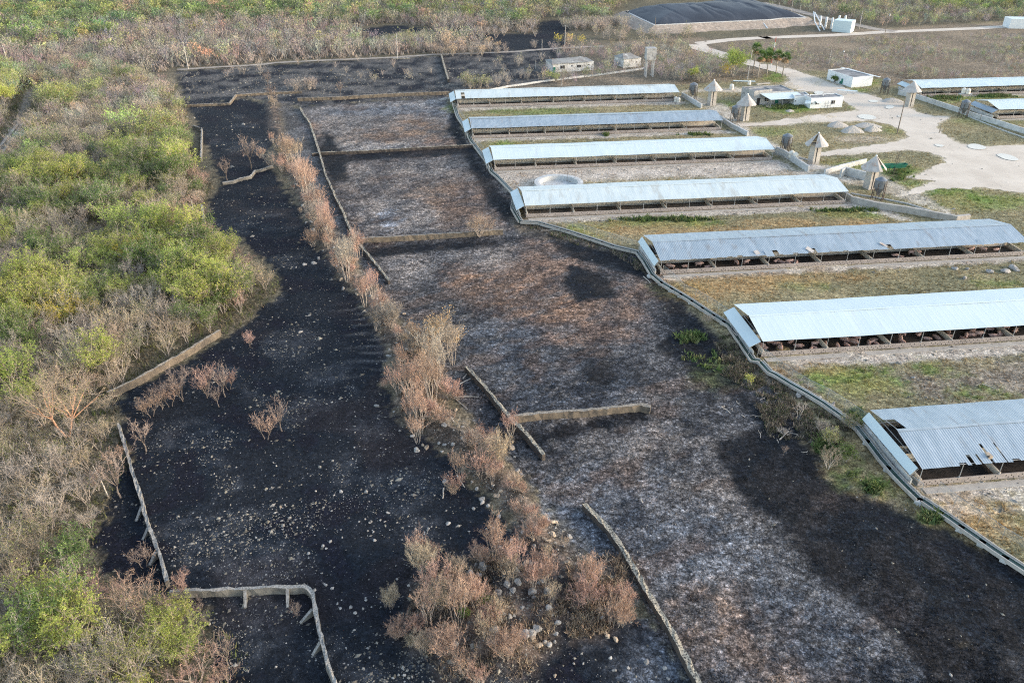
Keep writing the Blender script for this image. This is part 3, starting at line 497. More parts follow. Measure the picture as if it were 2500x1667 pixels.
BOULD = '''f 540 145 35 545 620 50 520 610 30 540 895 48 455 905 38 375 930 22 635 880 12 700 1035 15 985 1050 25 340 350 15 440 395 42 560 430 35 720 780 30 1240 1270 18
j 1395 65 40 1280 170 22 700 670 22 770 635 20 1105 705 55 1255 765 28 1420 980 45 1710 1065 40 1690 1115 35 910 795 16 905 885 18 905 940 20 900 1070 14 885 1175 12 1630 760 55 1660 790 45 2320 1080 55 2340 1160 25 1305 925 25 1810 405 25 2030 730 22 650 685 15 175 1210 22 200 1240 20 780 1470 42 555 1470 20 720 1500 20 2125 990 35 1865 1020 25 1795 960 22 2230 1270 30 1955 1390 25 2150 1440 25 420 40 35
n 225 60 25 265 45 20 15 320 22 250 220 40 310 210 18 370 235 20 130 265 20 650 360 32 590 395 34 620 420 25 755 325 20 470 455 28 1035 345 34 995 190 32 950 165 20 900 185 22 1145 110 30 1080 170 18 1120 185 18 975 265 20 1020 275 18 1385 250 30 1485 260 24 1520 235 14 1660 205 38 1645 95 24 1950 30 42 2100 150 42 1880 75 38 2050 245 26 1990 250 20 1840 275 14 580 630 25 610 730 38 675 760 34 520 775 36 1325 740 34 1850 640 34 1905 630 32 1860 735 60 1930 720 50 830 925 32 870 965 34 740 930 26 715 890 26 955 860 26 935 930 20 1225 680 24 2090 860 70 2130 950 50 2190 1080 55 1720 1310 70 190 1430 28 790 1270 18 975 1270 18 855 1115 14 1190 1525 16 1240 1505 24 1290 1505 18 1355 1520 18
o 225 440 42 310 580 42 310 390 45 325 460 38 150 580 75 395 210 62 405 260 18 425 475 22 475 435 25 125 310 30 95 415 24 350 330 20 795 720 50 760 760 40 820 840 38 770 980 45 800 1040 42 735 1050 30 415 1100 52 405 1190 48 400 1240 36 120 1000 40 50 1070 36 140 1240 42 200 1270 70 260 1290 60 400 1510 36 1185 1390 58 1030 1440 32 1340 1440 44 880 1350 32 910 1455 36 635 1095 12 580 1095 10 560 1400 18 645 1400 12 860 1170 60 920 1190 55 830 1140 40 1370 1530 36 20 880 22'''
TAN = {(310, 390), (325, 460), (150, 580), (860, 1170), (920, 1190), (830, 1140), (200, 1270), (260, 1290), (225, 60), (2320, 1080), (400, 1510), (795, 720), (395, 210)}
bmesh_me = [npmesh('boulder', *blob(2, 20 + i), MT['rock'], smooth=False) for i in range(6)]; bmesh_tan = [npmesh('tan_boulder', *blob(2, 40 + i), MT['tan_rock']) for i in range(3)]
def boulder(x, y, d, tan=False, label=None, group=None, z=None):
    r_ = d * .46; o = obj('boulder', rng.choice(bmesh_tan if tan else bmesh_me), None, (x, y, (hz(x, y) if z is None else z) + r_ * .12), (rng.uniform(-.3, .3), rng.uniform(-.3, .3), rng.uniform(0, 6.28)), (r_ * rng.uniform(.85, 1.25), r_ * rng.uniform(.75, 1.0), r_ * rng.uniform(.6, .85)))
    return tag(o, label, 'boulder', group)
r_ = None
for t in BOULD.replace('\n', ' ').split():
    if t.isalpha(): zone = t; buf = []; continue
    buf.append(float(t))
    if len(buf) == 3:
        u, v, d = buf; buf = []; p = Z(zone, u, v); s = 3.675 if zone in 'fj' else 3.508; tan = (int(u), int(v)) in TAN
        dm = max(.3, d / s / scale_at(p[0], p[1])); dr = float(pdist(RIDGE, np.array([p[0]]), np.array([p[1]]))[0])
        pl = 'lower rubble mound' if float(sdf(MOUND, np.array([p[0]]), np.array([p[1]]))[0]) > -1.5 else 'rubble ridge between the fields' if dr < 4 else 'burnt black field' if p[0] < 0 or p[1] > 90 else 'lane beside the blackened wall'
        sz = 'big' if dm > 1.3 else 'middle-sized' if dm > .75 else 'small'; co_ = 'tan' if tan else 'pale grey'
        boulder(p[0], p[1], dm, tan, f'{sz} {co_} limestone boulder lying on the {pl}', f'{sz} {co_} boulders on the {pl}')
for k in range(70):
    q = rng.choice(RIDGE[3:]); a = rng.uniform(0, 6.28); d = rng.uniform(0, 2.8); x, y = q[0] + d * math.cos(a) + rng.uniform(-3, 3), q[1] + d * math.sin(a) + rng.uniform(-5, 5)
    boulder(x, y, rng.uniform(.45, 1.0), rng.random() < .3, 'small weathered boulder half buried in the rubble ridge', 'half-buried boulders of the ridge')
for k in range(26):
    x = MOUND[0][0] + rng.uniform(-9, 1); y = MOUND[0][1] + rng.uniform(-5, 7)
    if float(sdf(MOUND, np.array([x]), np.array([y]))[0]) > 0: boulder(x, y, rng.uniform(.5, 1.3), False, 'grey boulder heaped on the lower mound under dry scrub', 'heaped boulders of the lower mound')
for s in ('h 1725 945 70', 'h 1840 945 55', 'h 2030 970 80', 'h 2180 965 110', 'h 2250 940 90', 'h 2290 960 70', 'h 1820 1030 70', 'l 1230 320 75', 'l 640 690 70', 'l 515 630 60', 'l 330 620 70', 'l 1355 450 45', 'l 370 600 80'):
    zn, u, v, d = s.split(); p = Z(zn, float(u), float(v)); boulder(p[0], p[1], float(d) / 3.675 / scale_at(*p[:2]) * .8, False, 'whitish boulder lying on the dry grass beside a pig shed' if zn == 'h' else 'whitish boulder lying along the fence of the drain', 'whitish boulders near the sheds', 0)
# ---------------------------------------------------------------- pig sheds
ANG = math.radians(6.9); WID = 13.5; EAVE = 3.2; RIDGE_Z = 4.5
def roof_mesh(L, mat, corr, ragged, holes, seed, gapback=False):
    r_ = random.Random(seed); pit = .36 if corr else 1.05; per = 4 if corr else 5; n = int(L / pit) * per; V = []; Fc = []
    eo = 0; sag = [r_.uniform(-.06, .06) for _ in range(60)]
    def sg(s, k): i = s / L * 18; j = int(i); t = i - j; return sag[(j + k * 19) % 60] * (1 - t) + sag[(j + 1 + k * 19) % 60] * t
    for side in (0, 1):
        base = len(V); rows = 5
        for i in range(n + 1):
            s = L * i / n
            if side == 0 and ragged and i % (per * 3) == 0: eo = r_.choice([0, 0, 0, .12, .3, .5]) if r_.random() < ragged else r_.uniform(-.03, .05)
            for j in range(rows):
                t = j / (rows - 1); w0 = (eo if ragged and j == 0 else 0) if side == 0 else WID
                w = w0 + (WID / 2 - w0) * t; z = EAVE + (RIDGE_Z - EAVE) * (w / (WID / 2) if side == 0 else (WID - w) / (WID / 2))
                am = (.013 * math.cos(2 * math.pi * i / per)) if corr else (.007 if i % per == 0 else 0)
                V.append((s, w, z + am + sg(s, 0) * (1 - t) + sg(s, 1 + 0) * t * .6 - .05 * math.sin(math.pi * t) * 0))
        for i in range(n):
            for j in range(rows - 1):
                sm = L * (i + .5) / n
                if side == 0 and any(a < sm < b and j <= c for a, b, c in holes): continue
                if side == 1 and gapback and sm < 1.6 and j >= 2: continue
                a = base + i * rows + j; q = (a, a + rows, a + rows + 1, a + 1); Fc.append(q if side == 0 else q[::-1])
    return npmesh('roof', V, Fc, mat)
def lattice_mesh(L, h, seed):
    """perforated block parapet: two skins with real openings, cap and joints"""
    r_ = random.Random(seed); cw = .13; n = int(L / cw); rows = [0, .1, .3, .42, .62, .74, h]; V = []; Fc = []
    rows = [q * h / .86 for q in (0, .12, .34, .44, .66, .74)] + [h]
    hole = set()
    for i in range(n):
        ph = i % 46
        if ph % 15 in (1, 2, 14) or ph > 43: continue
        if i % 3 == 0: hole.add((i, 1 if (i // 3) % 2 else 3))
    for y in (0.0, .14):
        b = len(V)
        for i in range(n + 1):
            for z in rows: V.append((i * L / n, y, z))
        k = len(rows)
        for i in range(n):
            for j in range(k - 1):
                if (i, j) in hole: continue
                a = b + i * k + j; q = (a, a + k, a + k + 1, a + 1); Fc.append(q if y == 0 else q[::-1])
    b = len(V); V += [(0, 0, h), (L, 0, h), (L, .14, h), (0, .14, h), (0, 0, 0), (0, .14, 0), (L, 0, 0), (L, .14, 0)]
    Fc += [(b, b + 1, b + 2, b + 3), (b, b + 3, b + 5, b + 4), (b + 1, b + 6, b + 7, b + 2)]
    return npmesh('parapet', V, Fc, MT['lattice'])
def shed(k, L, roof, corr, label, ragged=0, holes=(), awn='roof_white', gap=False, right=False, npost=14, ridgecap=True):
    x, y = SHEDS[k]; t = thing('pig_shed', label, 'pig shed', (x, y, 0), ANG, 'long open-sided pig sheds')
    obj('roof', roof_mesh(L, MT[roof], corr, ragged, holes, k, gap), t)
    if ridgecap: obj('ridge_cap', MB().sheet([(-.02, WID / 2 - .3, RIDGE_Z + .0), (L, WID / 2 - .3, RIDGE_Z), (L, WID / 2, RIDGE_Z + .09), (-.02, WID / 2, RIDGE_Z + .09)], t=.015).sheet([(-.02, WID / 2, RIDGE_Z + .09), (L, WID / 2, RIDGE_Z + .09), (L, WID / 2 + .3, RIDGE_Z), (-.02, WID / 2 + .3, RIDGE_Z)], t=.015).mesh('ridge_cap', MT[roof]), t)
    f = MB(); f.box((L / 2, WID / 2, .04), (L - .2, WID - .7, .14)); obj('floor', f.mesh('pen_floor', MT['pen_floor_lightened' if k < 5 else 'pen_floor']), t)
    f = MB(); f.box((L / 2 + .3, -.75, .02), (L - .8, 1.2, .1)); obj('kerb_slab', f.mesh('kerb_slab', MT['concrete']), t)
    pm = lattice_mesh(L - .6, .86, k); obj('parapet', pm, t, (.3, .25, .1)); obj('parapet', pm, t, (.3, WID - .4, .1))
    f = MB(); f.box((L / 2, 5.3, .85), (L - 1.2, .16, 1.25)); f.box((L / 2, 6.9, .85), (L - 1.2, .16, 1.25)); obj('corridor_wall', f.mesh('corridor_wall', MT['pen_wall']), t)
    f = MB(); f.box((L / 2, 5.1, .4), (L - 3, .25, .28)); obj('trough', f.mesh('trough', MT['concrete']), t)
    nd = 7; dm = MB().box((0, 2.75, .68), (.22, 4.7, .86)).mesh('pen_divider', MT['pen_wall'])
    db = MB().box((0, 10, .68), (.22, 5.9, .86)).mesh('pen_divider', MT['pen_wall'])
    for i in range(nd + 1):
        s = .7 + (L - 1.4) * i / nd; obj('pen_divider', dm, t, (s, 0, 0))
    obj('pen_divider', db, t, (.7, 0, 0)); obj('pen_divider', db, t, (L - .7, 0, 0))
    pm = MB().tube([(0, 0, .3), (0, 0, EAVE + .05)], .055, 6).box((0, 0, 1.0), (.26, .26, .12)).mesh('post', MT['steel'])
    for i in range(npost + 1):
        s = .35 + (L - .7) * i / npost
        obj('post', pm, t, (s, .32, 0)); obj('post', pm, t, (s, WID - .32, 0))
    tr = MB()
    for i in range(npost + 1):
        s = .35 + (L - .7) * i / npost; tr.tube([(s, .32, EAVE - .02), (s, WID / 2, RIDGE_Z - .12), (s, WID - .32, EAVE - .02)], .04, 4); tr.tube([(s, .32, EAVE - .15), (s, WID - .32, EAVE - .15)], .04, 4)
    for w in (.32, 3.4, WID / 2, WID - 3.4, WID - .32): tr.tube([(.2, w, EAVE - .08 + (RIDGE_Z - EAVE) * (1 - abs(w - WID / 2) / (WID / 2))), (L - .2, w, EAVE - .08 + (RIDGE_Z - EAVE) * (1 - abs(w - WID / 2) / (WID / 2)))], .04, 4)
    obj('roof_frame', tr.mesh('roof_frame', MT['steel']), t)
    if awn:
        if awn == 'steep': q = [(-.25, .5, 3.0), (-.25, 13.2, 3.0), (-1.05, 13.2, 1.85), (-1.05, .5, 1.85)]; mt_ = 'roof_bright'
        else: q = [(-.12, .4, 3.0), (-.12, 12.9, 3.0), (-2.0, 12.9, 2.0), (-2.0, .4, 2.0)]; mt_ = awn
        obj('end_awning', MB().sheet([q[1], q[0], q[3], q[2]], t=.03).mesh('end_awning', MT[mt_]), t)
        f = MB(); x1 = q[2][0] + .12
        for w in (.5, 4.6, 8.8, 12.8): f.tube([(x1, w, .2), (x1, w, q[2][2])], .04, 5); f.tube([(x1, w, q[2][2] - .05), (-.1, w, 2.9)], .03, 4)
        obj('awning_frame', f.mesh('awning_frame', MT['steel']), t)
        f = MB(); f.box((x1 / 2 - .2, 6.6, .6), (.18, 12.4, 1.2)); obj('end_wall', f.mesh('end_wall', MT['white_concrete']), t)
    return t
T = {}
T[1] = shed(1, 80.5, 'roof_cream', False, 'pale roofed pig shed farthest back in the row, nearest the ruined houses', holes=((2.0, 3.2, 2),), ridgecap=True)
T[2] = shed(2, 80.5, 'roof_blue', True, 'blue-grey roofed pig shed second from the back, between two pale roofed sheds', awn='roof_bright')
T[3] = shed(3, 80.5, 'roof_white', False, 'white roofed pig shed just behind the round concrete tank')
T[4] = shed(4, 80.5, 'roof_cream', False, 'pale roofed pig shed hiding the front of the round concrete tank')
T[5] = shed(5, 80.5, 'roof_blue', True, 'blue-grey corrugated pig shed with torn eave and a white panel on its end', ragged=.45, holes=((23.6, 25.2, 0), (32.4, 33.3, 0), (48.8, 50.0, 0)), awn='steep')
T[6] = shed(6, 80.5, 'roof_bright', False, 'brightest white roofed pig shed, crowded with pigs, second nearest', awn='roof_white')
T[7] = shed(7, 80.5, 'roof_blue', True, 'nearest grey corrugated pig shed with rust holes along its eave', ragged=.3, holes=((7.0, 7.6, 0), (9.9, 10.3, 1), (8.4, 8.7, 0), (12.0, 12.2, 1)), awn='steep', gap=True)
T[8] = shed(8, 80.5, 'roof_bright', True, 'white roofed pig shed across the road behind the two tanks on a stand', awn='roof_bright')
T[9] = shed(9, 80.5, 'roof_white', True, 'pale roofed pig shed cut by the right picture edge, in front of the bright one', awn='roof_blue')
def onroof(k, s, w): return (s, w, EAVE + (RIDGE_Z - EAVE) * (w / 6.75) + .06)
for k, s, w, a, dw in ((5, 20.3, .15, .3, 1.0), (5, 22.2, -.1, .05, 1.6), (5, 32.0, .4, .7, 1.0), (5, 48.6, 1.0, .8, .6), (5, 69.0, .7, -.6, 1.2)):
    z0 = EAVE + .2 * w; f = MB(); ca, sa = math.cos(a), math.sin(a)
    q = [(s + x * ca - y_ * sa, w + x * sa + y_ * ca, EAVE + .1 + .2 * max(0, w + x * sa + y_ * ca) + (.12 if y_ > .5 else -.15)) for x, y_ in ((0, -.3), (dw * 1.1, -.3), (dw * 1.1, 1.3), (0, 1.3))]
    obj('loose_sheet', f.sheet(q, t=.015).mesh('loose_sheet', MT['cone' if k == 5 and dw < 1.1 else 'roof_blue']), T[k])
obj('roof_block', MB().box((10.1, 1.25, EAVE + .25), (.55, .9, .5)).mesh('roof_block', MT['tan_rock']), T[7])
# ---------------------------------------------------------------- pigs
def pig_mesh(lying, seed):
    r_ = random.Random(seed); bm_ = bmesh.new(); lay = bm_.verts.layers.skin.verify(); vs = {}
    z = .30 if lying else .62
    J = [('pelvis', (-.42, 0, z + .02), .235), ('belly', (-.1, 0, z - .02), .275), ('chest', (.25, 0, z), .255), ('neck', (.48, .03, z + .04), .2), ('head', (.66, .06, z + .02), .155), ('snout', (.84, .09, z - .07), .085), ('tip', (.9, .1, z - .08), .075), ('tail', (-.68, 0, z + .1), .03), ('tail2', (-.74, .05, z + .02), .018)]
    E_ = [('pelvis', 'belly'), ('belly', 'chest'), ('chest', 'neck'), ('neck', 'head'), ('head', 'snout'), ('snout', 'tip'), ('pelvis', 'tail'), ('tail', 'tail2')]
    for s_ in (-1, 1):
        e = 'LR'[s_ > 0]
        J += [('ear' + e, (.6, .06 + .14 * s_, z + .16), .05), ('ear2' + e, (.7, .06 + .22 * s_, z + .13), .03)]; E_ += [('head', 'ear' + e), ('ear' + e, 'ear2' + e)]
        for nm, x, par in (('f', .28, 'chest'), ('h', -.44, 'pelvis')):
            if lying: pts = [(x, .16 * s_, z - .12, .1), (x + (.25 if nm == 'f' else .18), .26 * s_ if s_ > 0 else -.2, .1, .055), (x + (.42 if nm == 'f' else .4), .3 * s_ if s_ > 0 else -.22, .06, .04)]
            else: pts = [(x, .15 * s_, z - .2, .105), (x + (.03 if nm == 'f' else -.07), .15 * s_, .24, .062), (x + .02, .15 * s_, .03, .05)]
            pv = par
            for i, (a, b, c, rr) in enumerate(pts): q = nm + e + str(i); J.append((q, (a, b, c), rr)); E_.append((pv, q)); pv = q
    for nm, p, rr in J: v = bm_.verts.new(p); v[lay].radius = (rr, rr); v[lay].use_root = nm == 'pelvis'; vs[nm] = v
    for a, b in E_: bm_.edges.new((vs[a], vs[b]))
    me = bpy.data.meshes.new('pig_rig'); bm_.to_mesh(me); bm_.free(); o = link(bpy.data.objects.new('pig_rig', me)); o.modifiers.new('s', 'SKIN').use_smooth_shade = True; sb = o.modifiers.new('d', 'SUBSURF'); sb.levels = 1
    dg = bpy.context.evaluated_depsgraph_get(); m2 = bpy.data.meshes.new_from_object(o.evaluated_get(dg)); bpy.data.objects.remove(o); m2.name = 'pig'; m2.materials.clear(); m2.materials.append(MT['pig']); return m2
PIG = [pig_mesh(False, 1), pig_mesh(True, 2)]
def pig(k, s, w, a, ly):
    x, y = sp(k, s, w); pos = 'lying' if ly else 'standing'; side = 'torn-roofed blue-grey shed' if k == 5 else 'bright white-roofed shed'
    tag(obj('pig', PIG[ly], None, (x, y, .11 - (.05 if ly else 0)), (0, 0, a), [rng.uniform(.95, 1.25)] * 3), f'pink pig {pos} in the pens of the {side}', 'pig', f'{pos} pigs in the {side}')
for k, s, w, a, ly in ((5, 3.2, 2.6, 2.8, 0), (5, 4.4, 1.2, 2.5, 1), (5, 6.3, 3.2, .1, 1), (5, 9.3, 3.0, .0, 0), (5, 10.6, 1.7, .2, 1), (5, 11.0, 2.3, .1, 1), (5, 17.5, 3.1, 1.9, 0), (5, 19.6, 3.0, .4, 0), (5, 26.3, 3.3, .5, 1), (5, 27.2, 2.6, 2.4, 1), (5, 29.0, 2.9, .1, 1), (5, 30.1, 1.9, 1.1, 1), (5, 28.3, 1.7, 2.0, 1), (5, 52.6, 3.0, .1, 1), (5, 53.5, 2.2, 2.9, 1), (5, 56.5, 3.3, .0, 0), (5, 58.0, 3.4, 3.0, 0), (5, 69.0, 3.2, .2, 1), (5, 70.4, 3.5, .3, 0), (5, 73.0, 3.2, 2.7, 0), (5, 76, 3.3, .1, 1)): pig(k, s, w, a, ly)
for pen, dens in ((0, 11), (1, 14), (2, 7), (3, 12), (4, 3)):
    for i in range(dens): pig(6, .8 + 11.3 * pen + rng.uniform(.7, 10.6), rng.uniform(1.0, 4.4), rng.uniform(0, 6.28), 1 if rng.random() < .65 else 0)
# ---------------------------------------------------------------- field walls
def wall(name, line, h, t_, mat, label, cat='wall', butt=(), z0=-.35, group=None, step=.7, jit=.05):
    if name == 'field_wall': h *= .88; jit = .085
    P = zl(line) if isinstance(line, str) else line; o = P[0]; tt = thing(name, label, cat, (o[0], o[1], 0), 0, group)
    mb = MB(); R_ = resample([(p[0] - o[0], p[1] - o[1]) for p in P], step)
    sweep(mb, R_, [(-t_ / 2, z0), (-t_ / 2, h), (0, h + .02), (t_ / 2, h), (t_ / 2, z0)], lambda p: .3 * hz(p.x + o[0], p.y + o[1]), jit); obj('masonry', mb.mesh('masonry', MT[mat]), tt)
    for b in butt:
        (x, y, _), (x2, y2, _) = b; d = Vector((x2 - x, y2 - y, 0)); n = Vector((-d.y, d.x, 0)).normalized() * .17; a = Vector((x - o[0], y - o[1], 0)); e = a + d
        m2 = MB(); m2.add([a - n + Vector((0, 0, -.3)), a + n + Vector((0, 0, -.3)), e + n + Vector((0, 0, -.3)), e - n + Vector((0, 0, -.3)), a - n + Vector((0, 0, h - .05)), a + n + Vector((0, 0, h - .05)), e + n * .9 + Vector((0, 0, .05)), e - n * .9 + Vector((0, 0, .05))], [(0, 1, 5, 4), (1, 2, 6, 5), (2, 3, 7, 6), (3, 0, 4, 7), (4, 5, 6, 7)])
        obj('buttress', m2.mesh('buttress', MT[mat]), tt)
    return tt
BU = [zl(s) for s in ('m 1225 100 1165 185', 'm 1280 285 1220 345', 'm 1345 490 1280 560', 'm 2110 825 2100 925', 'n 295 800 288 920', 'n 505 985 395 1055', 'n 575 1265 500 1330')]
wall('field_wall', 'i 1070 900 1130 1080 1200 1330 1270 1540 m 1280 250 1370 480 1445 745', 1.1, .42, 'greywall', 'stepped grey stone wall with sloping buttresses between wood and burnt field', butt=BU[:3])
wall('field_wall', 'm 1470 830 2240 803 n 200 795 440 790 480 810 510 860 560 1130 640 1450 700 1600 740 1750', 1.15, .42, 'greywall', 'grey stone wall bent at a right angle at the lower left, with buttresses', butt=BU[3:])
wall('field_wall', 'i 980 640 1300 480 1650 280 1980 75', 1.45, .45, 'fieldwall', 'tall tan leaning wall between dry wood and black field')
wall('field_wall', 'e 1815 400 1840 590 1872 795', 1.2, .45, 'greywall', 'thin straight grey wall half hidden by scrub on the wood edge')
wall('field_wall', 'a 1735 1158 1815 1180 1812 1300 1808 1450', 1.3, .4, 'greywall', 'pale hooked wall stub beside the far end of the wood')
wall('field_wall', 'e 2000 188 2090 178 2160 150 2250 130 2290 80 2352 68 f 100 58 172 38', .8, .45, 'greywall', 'low winding pale wall crossing the black strip')
wall('field_wall', 'a 1655 960 2060 945 2120 868 2352 852 b 150 848 430 838', .9, .5, 'fieldwall', 'kinked tan wall at the far end of the black strip')
wall('field_wall', 'b 395 908 700 900 850 890 1250 868 1755 848', 1.3, .5, 'fieldwall', 'sooty tan wall running to the corner of the farthest shed')
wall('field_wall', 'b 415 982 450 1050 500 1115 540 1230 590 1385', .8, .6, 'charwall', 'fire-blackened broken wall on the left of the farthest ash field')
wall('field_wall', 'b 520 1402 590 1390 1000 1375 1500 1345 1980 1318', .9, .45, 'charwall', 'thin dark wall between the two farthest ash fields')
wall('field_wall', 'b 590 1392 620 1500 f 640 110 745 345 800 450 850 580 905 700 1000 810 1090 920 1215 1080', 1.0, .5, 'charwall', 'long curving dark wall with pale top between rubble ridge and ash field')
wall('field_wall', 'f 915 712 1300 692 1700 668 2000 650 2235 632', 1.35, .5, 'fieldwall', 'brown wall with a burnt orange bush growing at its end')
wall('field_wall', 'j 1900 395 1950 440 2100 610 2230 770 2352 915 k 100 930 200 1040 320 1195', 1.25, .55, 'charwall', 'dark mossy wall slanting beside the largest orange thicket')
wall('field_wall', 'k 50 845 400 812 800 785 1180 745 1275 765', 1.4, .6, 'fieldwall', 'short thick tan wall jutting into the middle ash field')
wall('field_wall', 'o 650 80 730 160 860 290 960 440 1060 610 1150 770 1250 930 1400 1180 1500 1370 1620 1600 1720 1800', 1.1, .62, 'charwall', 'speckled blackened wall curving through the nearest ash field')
wall('field_wall', 'b 1682 515 1710 620 1745 740', 1.3, .7, 'charwall', 'straight dark wall between the two far stony fields')
wall('field_wall', 'b 1250 535 1400 530', .6, .8, 'greywall', 'short pale kerb beside the far pole', jit=.03)
wall('boundary_wall', 'c -600 905 -250 835 0 785 350 735 740 688 1000 655 1230 622', .7, .25, 'white_concrete', 'thin white wall running slantwise behind the farthest shed', jit=.02)
wall('ramp_wall', 'c 1560 870 1640 915 1735 975', 1.5, .6, 'white_concrete', 'pale concrete wall at the right end of the farthest shed', jit=.02)
wall('ramp_wall', 'c 1895 1075 2010 1150 2150 1222', 1.4, .6, 'white_concrete', 'pale concrete wall at the right end of the blue-grey second shed', jit=.02)
wall('ramp_wall', 'd 120 1370 200 1400 300 1470 415 1545', 1.7, .5, 'white_concrete', 'pale wall beside the two cream tanks', jit=.02)
wall('ramp_wall', 'h 560 95 700 50 930 -5', 1.3, .5, 'white_concrete', 'pale wall leading up to the broken cone roofed tower', jit=.02)
wall('loading_pen', 'h 700 120 740 100 930 150', 2.2, .5, 'white_concrete', 'panelled concrete loading pen beside the broken cone roofed tower', jit=.02)
wall('ramp_wall', 'h 690 275 800 345 1000 395 1300 440 1735 522 1850 510', 1.55, .75, 'concrete', 'long thick concrete wall curving away from the shed beside the round tank', jit=.03)
wall('ramp_wall', 'd 1220 850 1360 880 1500 925 1790 1020 1870 1050 2100 1120 2352 1200 2600 1290', 1.6, .5, 'white_concrete', 'long pale wall across the road in front of the right hand sheds', jit=.02)
for ln, lb in (('h 800 270 1040 310 1300 360 1600 455', 'thin white pipe along the curved concrete wall'), ('d 1850 1050 2150 1170 2352 1240', 'thin pale kerb along the road by the right hand sheds'), ('d 60 1290 150 1360 420 1440', 'pale pipe along the ramp by the cream tanks')):
    wall('kerb', ln, .3, .25, 'white_concrete', lb, 'kerb', jit=.01)
# ---------------------------------------------------------------- drain on stubs along the left ends of the sheds
DR = [('b 1790 925 1830 1050 1900 1150 1950 1265 1990 1315', 'far stretch of the green stained drain beside the two farthest sheds', ()),
      ('b 1990 1315 2085 1440 2135 1544 f 2185 115 2340 275 g 45 400 115 520', 'bent stretch of the green stained drain past the white roofed shed', ()),
      ('g 115 520 270 528 560 612 770 680 960 745 1165 792', 'raised drain on stubs crossing the dry grass below the tank shed', 'g 155 522 355 552 460 580 560 612 660 645 760 680 865 712 960 742 1055 765'),
      ('g 1165 792 1230 880 1300 1000', 'drain stretch under the white end panel of the torn shed', ()),
      ('g 1300 1000 1390 1075 1600 1200 1800 1330 1990 1450 2080 1544', 'raised drain on stubs between the torn shed and the bright white shed', 'g 1290 1005 1392 1075 1482 1130 1568 1180 1662 1240 1762 1300 1858 1365 1948 1425'),
      ('k 2000 -5 2100 140 2200 290 2260 300', 'drain stretch under the end of the bright white shed', ()),
      ('k 2260 300 2352 400 l 120 420 250 500 410 590 560 680 720 795 865 900', 'drain with two white pipes dropping towards the nearest shed', ()),
      ('l 865 900 960 1020 1080 1180 1200 1320 1300 1425 1420 1540', 'drain stretch along the wall of the nearest shed', 'l 955 1020 1140 1260'),
      ('l 1420 1540 p 1375 0 1600 150 1800 290 2000 430 2245 590 2500 770', 'nearest stretch of the raised drain on stubs at the lower right', 'p 1355 5 1530 110 1710 235 1890 360 2085 495')]
for ln, lb, st in DR:
    P = zl(ln, .55); o = P[0]; tt = thing('drain_channel', lb, 'drain', (o[0], o[1], 0), 0, 'drain along the shed ends'); R_ = resample([(p[0] - o[0], p[1] - o[1]) for p in P], 1.5)
    w = .62; mb = MB(); sweep(mb, R_, [(-w, .25), (-w, .78), (-w + .14, .78), (-w + .14, .42), (w - .14, .42), (w - .14, .78), (w, .78), (w, .25)], jit=.012); obj('trough', mb.mesh('trough', MT['concrete']), tt)
    mb = MB(); sweep(mb, R_, [(-w + .145, .425), (-w + .145, .5), (w - .145, .5), (w - .145, .425)]); obj('sludge', mb.mesh('sludge', MT['gutter']), tt)
    mb = MB(); mb.tube([(p.x, p.y, .9) for p in R_], .05, 5); obj('pipe', mb.mesh('pipe', MT['white_plastic' if 'pipes' in lb else 'steel']), tt)
    if not st: mb = MB(); [mb.box((p.x, p.y, .1), (.9, .4, .5)) for p in R_[::3]]; obj('footing', mb.mesh('footing', MT['concrete']), tt)
    else:
        for p in zl(st): obj('stub_support', MB().box((p[0] - o[0] - .5, p[1] - o[1] - .55, .15), (.95, .8, .7), .8).mesh('stub_support', MT['white_concrete']), tt)
FE = [('g 480 545 575 588 685 620 795 655 905 690 1022 725 1180 775', 'chain-link fence in front of the round tank shed', 6), ('g 1390 985 1480 1060 1578 1160 1680 1205 1785 1265 1885 1330 1985 1400', 'chain-link fence in front of the torn roofed shed', 6),
      ('k 2235 270 l 20 280 130 370 265 465 405 555 585 640 740 740 930 870', 'chain-link fence in front of the bright white shed', 7), ('l 930 870 975 1020 1060 1160 1175 1260 1280 1400 1420 1500', 'low green rail fence along the nearest shed wall', 5), ('p 1500 -60 1640 60 1850 200 2050 340 2300 490', 'chain-link fence at the lower right corner', 5),
      ('b 1790 915 1835 1020 1905 1120 1950 1230 1995 1300 2090 1420 2130 1520', 'green wire fence along the farthest drain', 6)]
for ln, lb, n in FE:
    P = zl(ln); o = P[0]; tt = thing('wire_fence', lb, 'fence', (o[0], o[1], 0)); L_ = [(p[0] - o[0], p[1] - o[1]) for p in P]
    for a, b in L_: obj('fence_post', MB().tube([(a, b, 0), (a, b, 1.95)], .035, 5).mesh('fence_post', MT['steel']), tt)
    obj('top_rail', MB().tube([(a, b, 1.9) for a, b in L_], .025, 5).mesh('top_rail', MT['steel']), tt)
    me = bpy.data.meshes.new('netting'); n_ = len(L_); me.from_pydata([(a, b, .75) for a, b in L_] + [(a, b, 1.88) for a, b in L_], [], [(i, i + 1, n_ + i + 1, n_ + i) for i in range(n_ - 1)]); me.materials.append(MT['mesh']); obj('netting', me, tt)
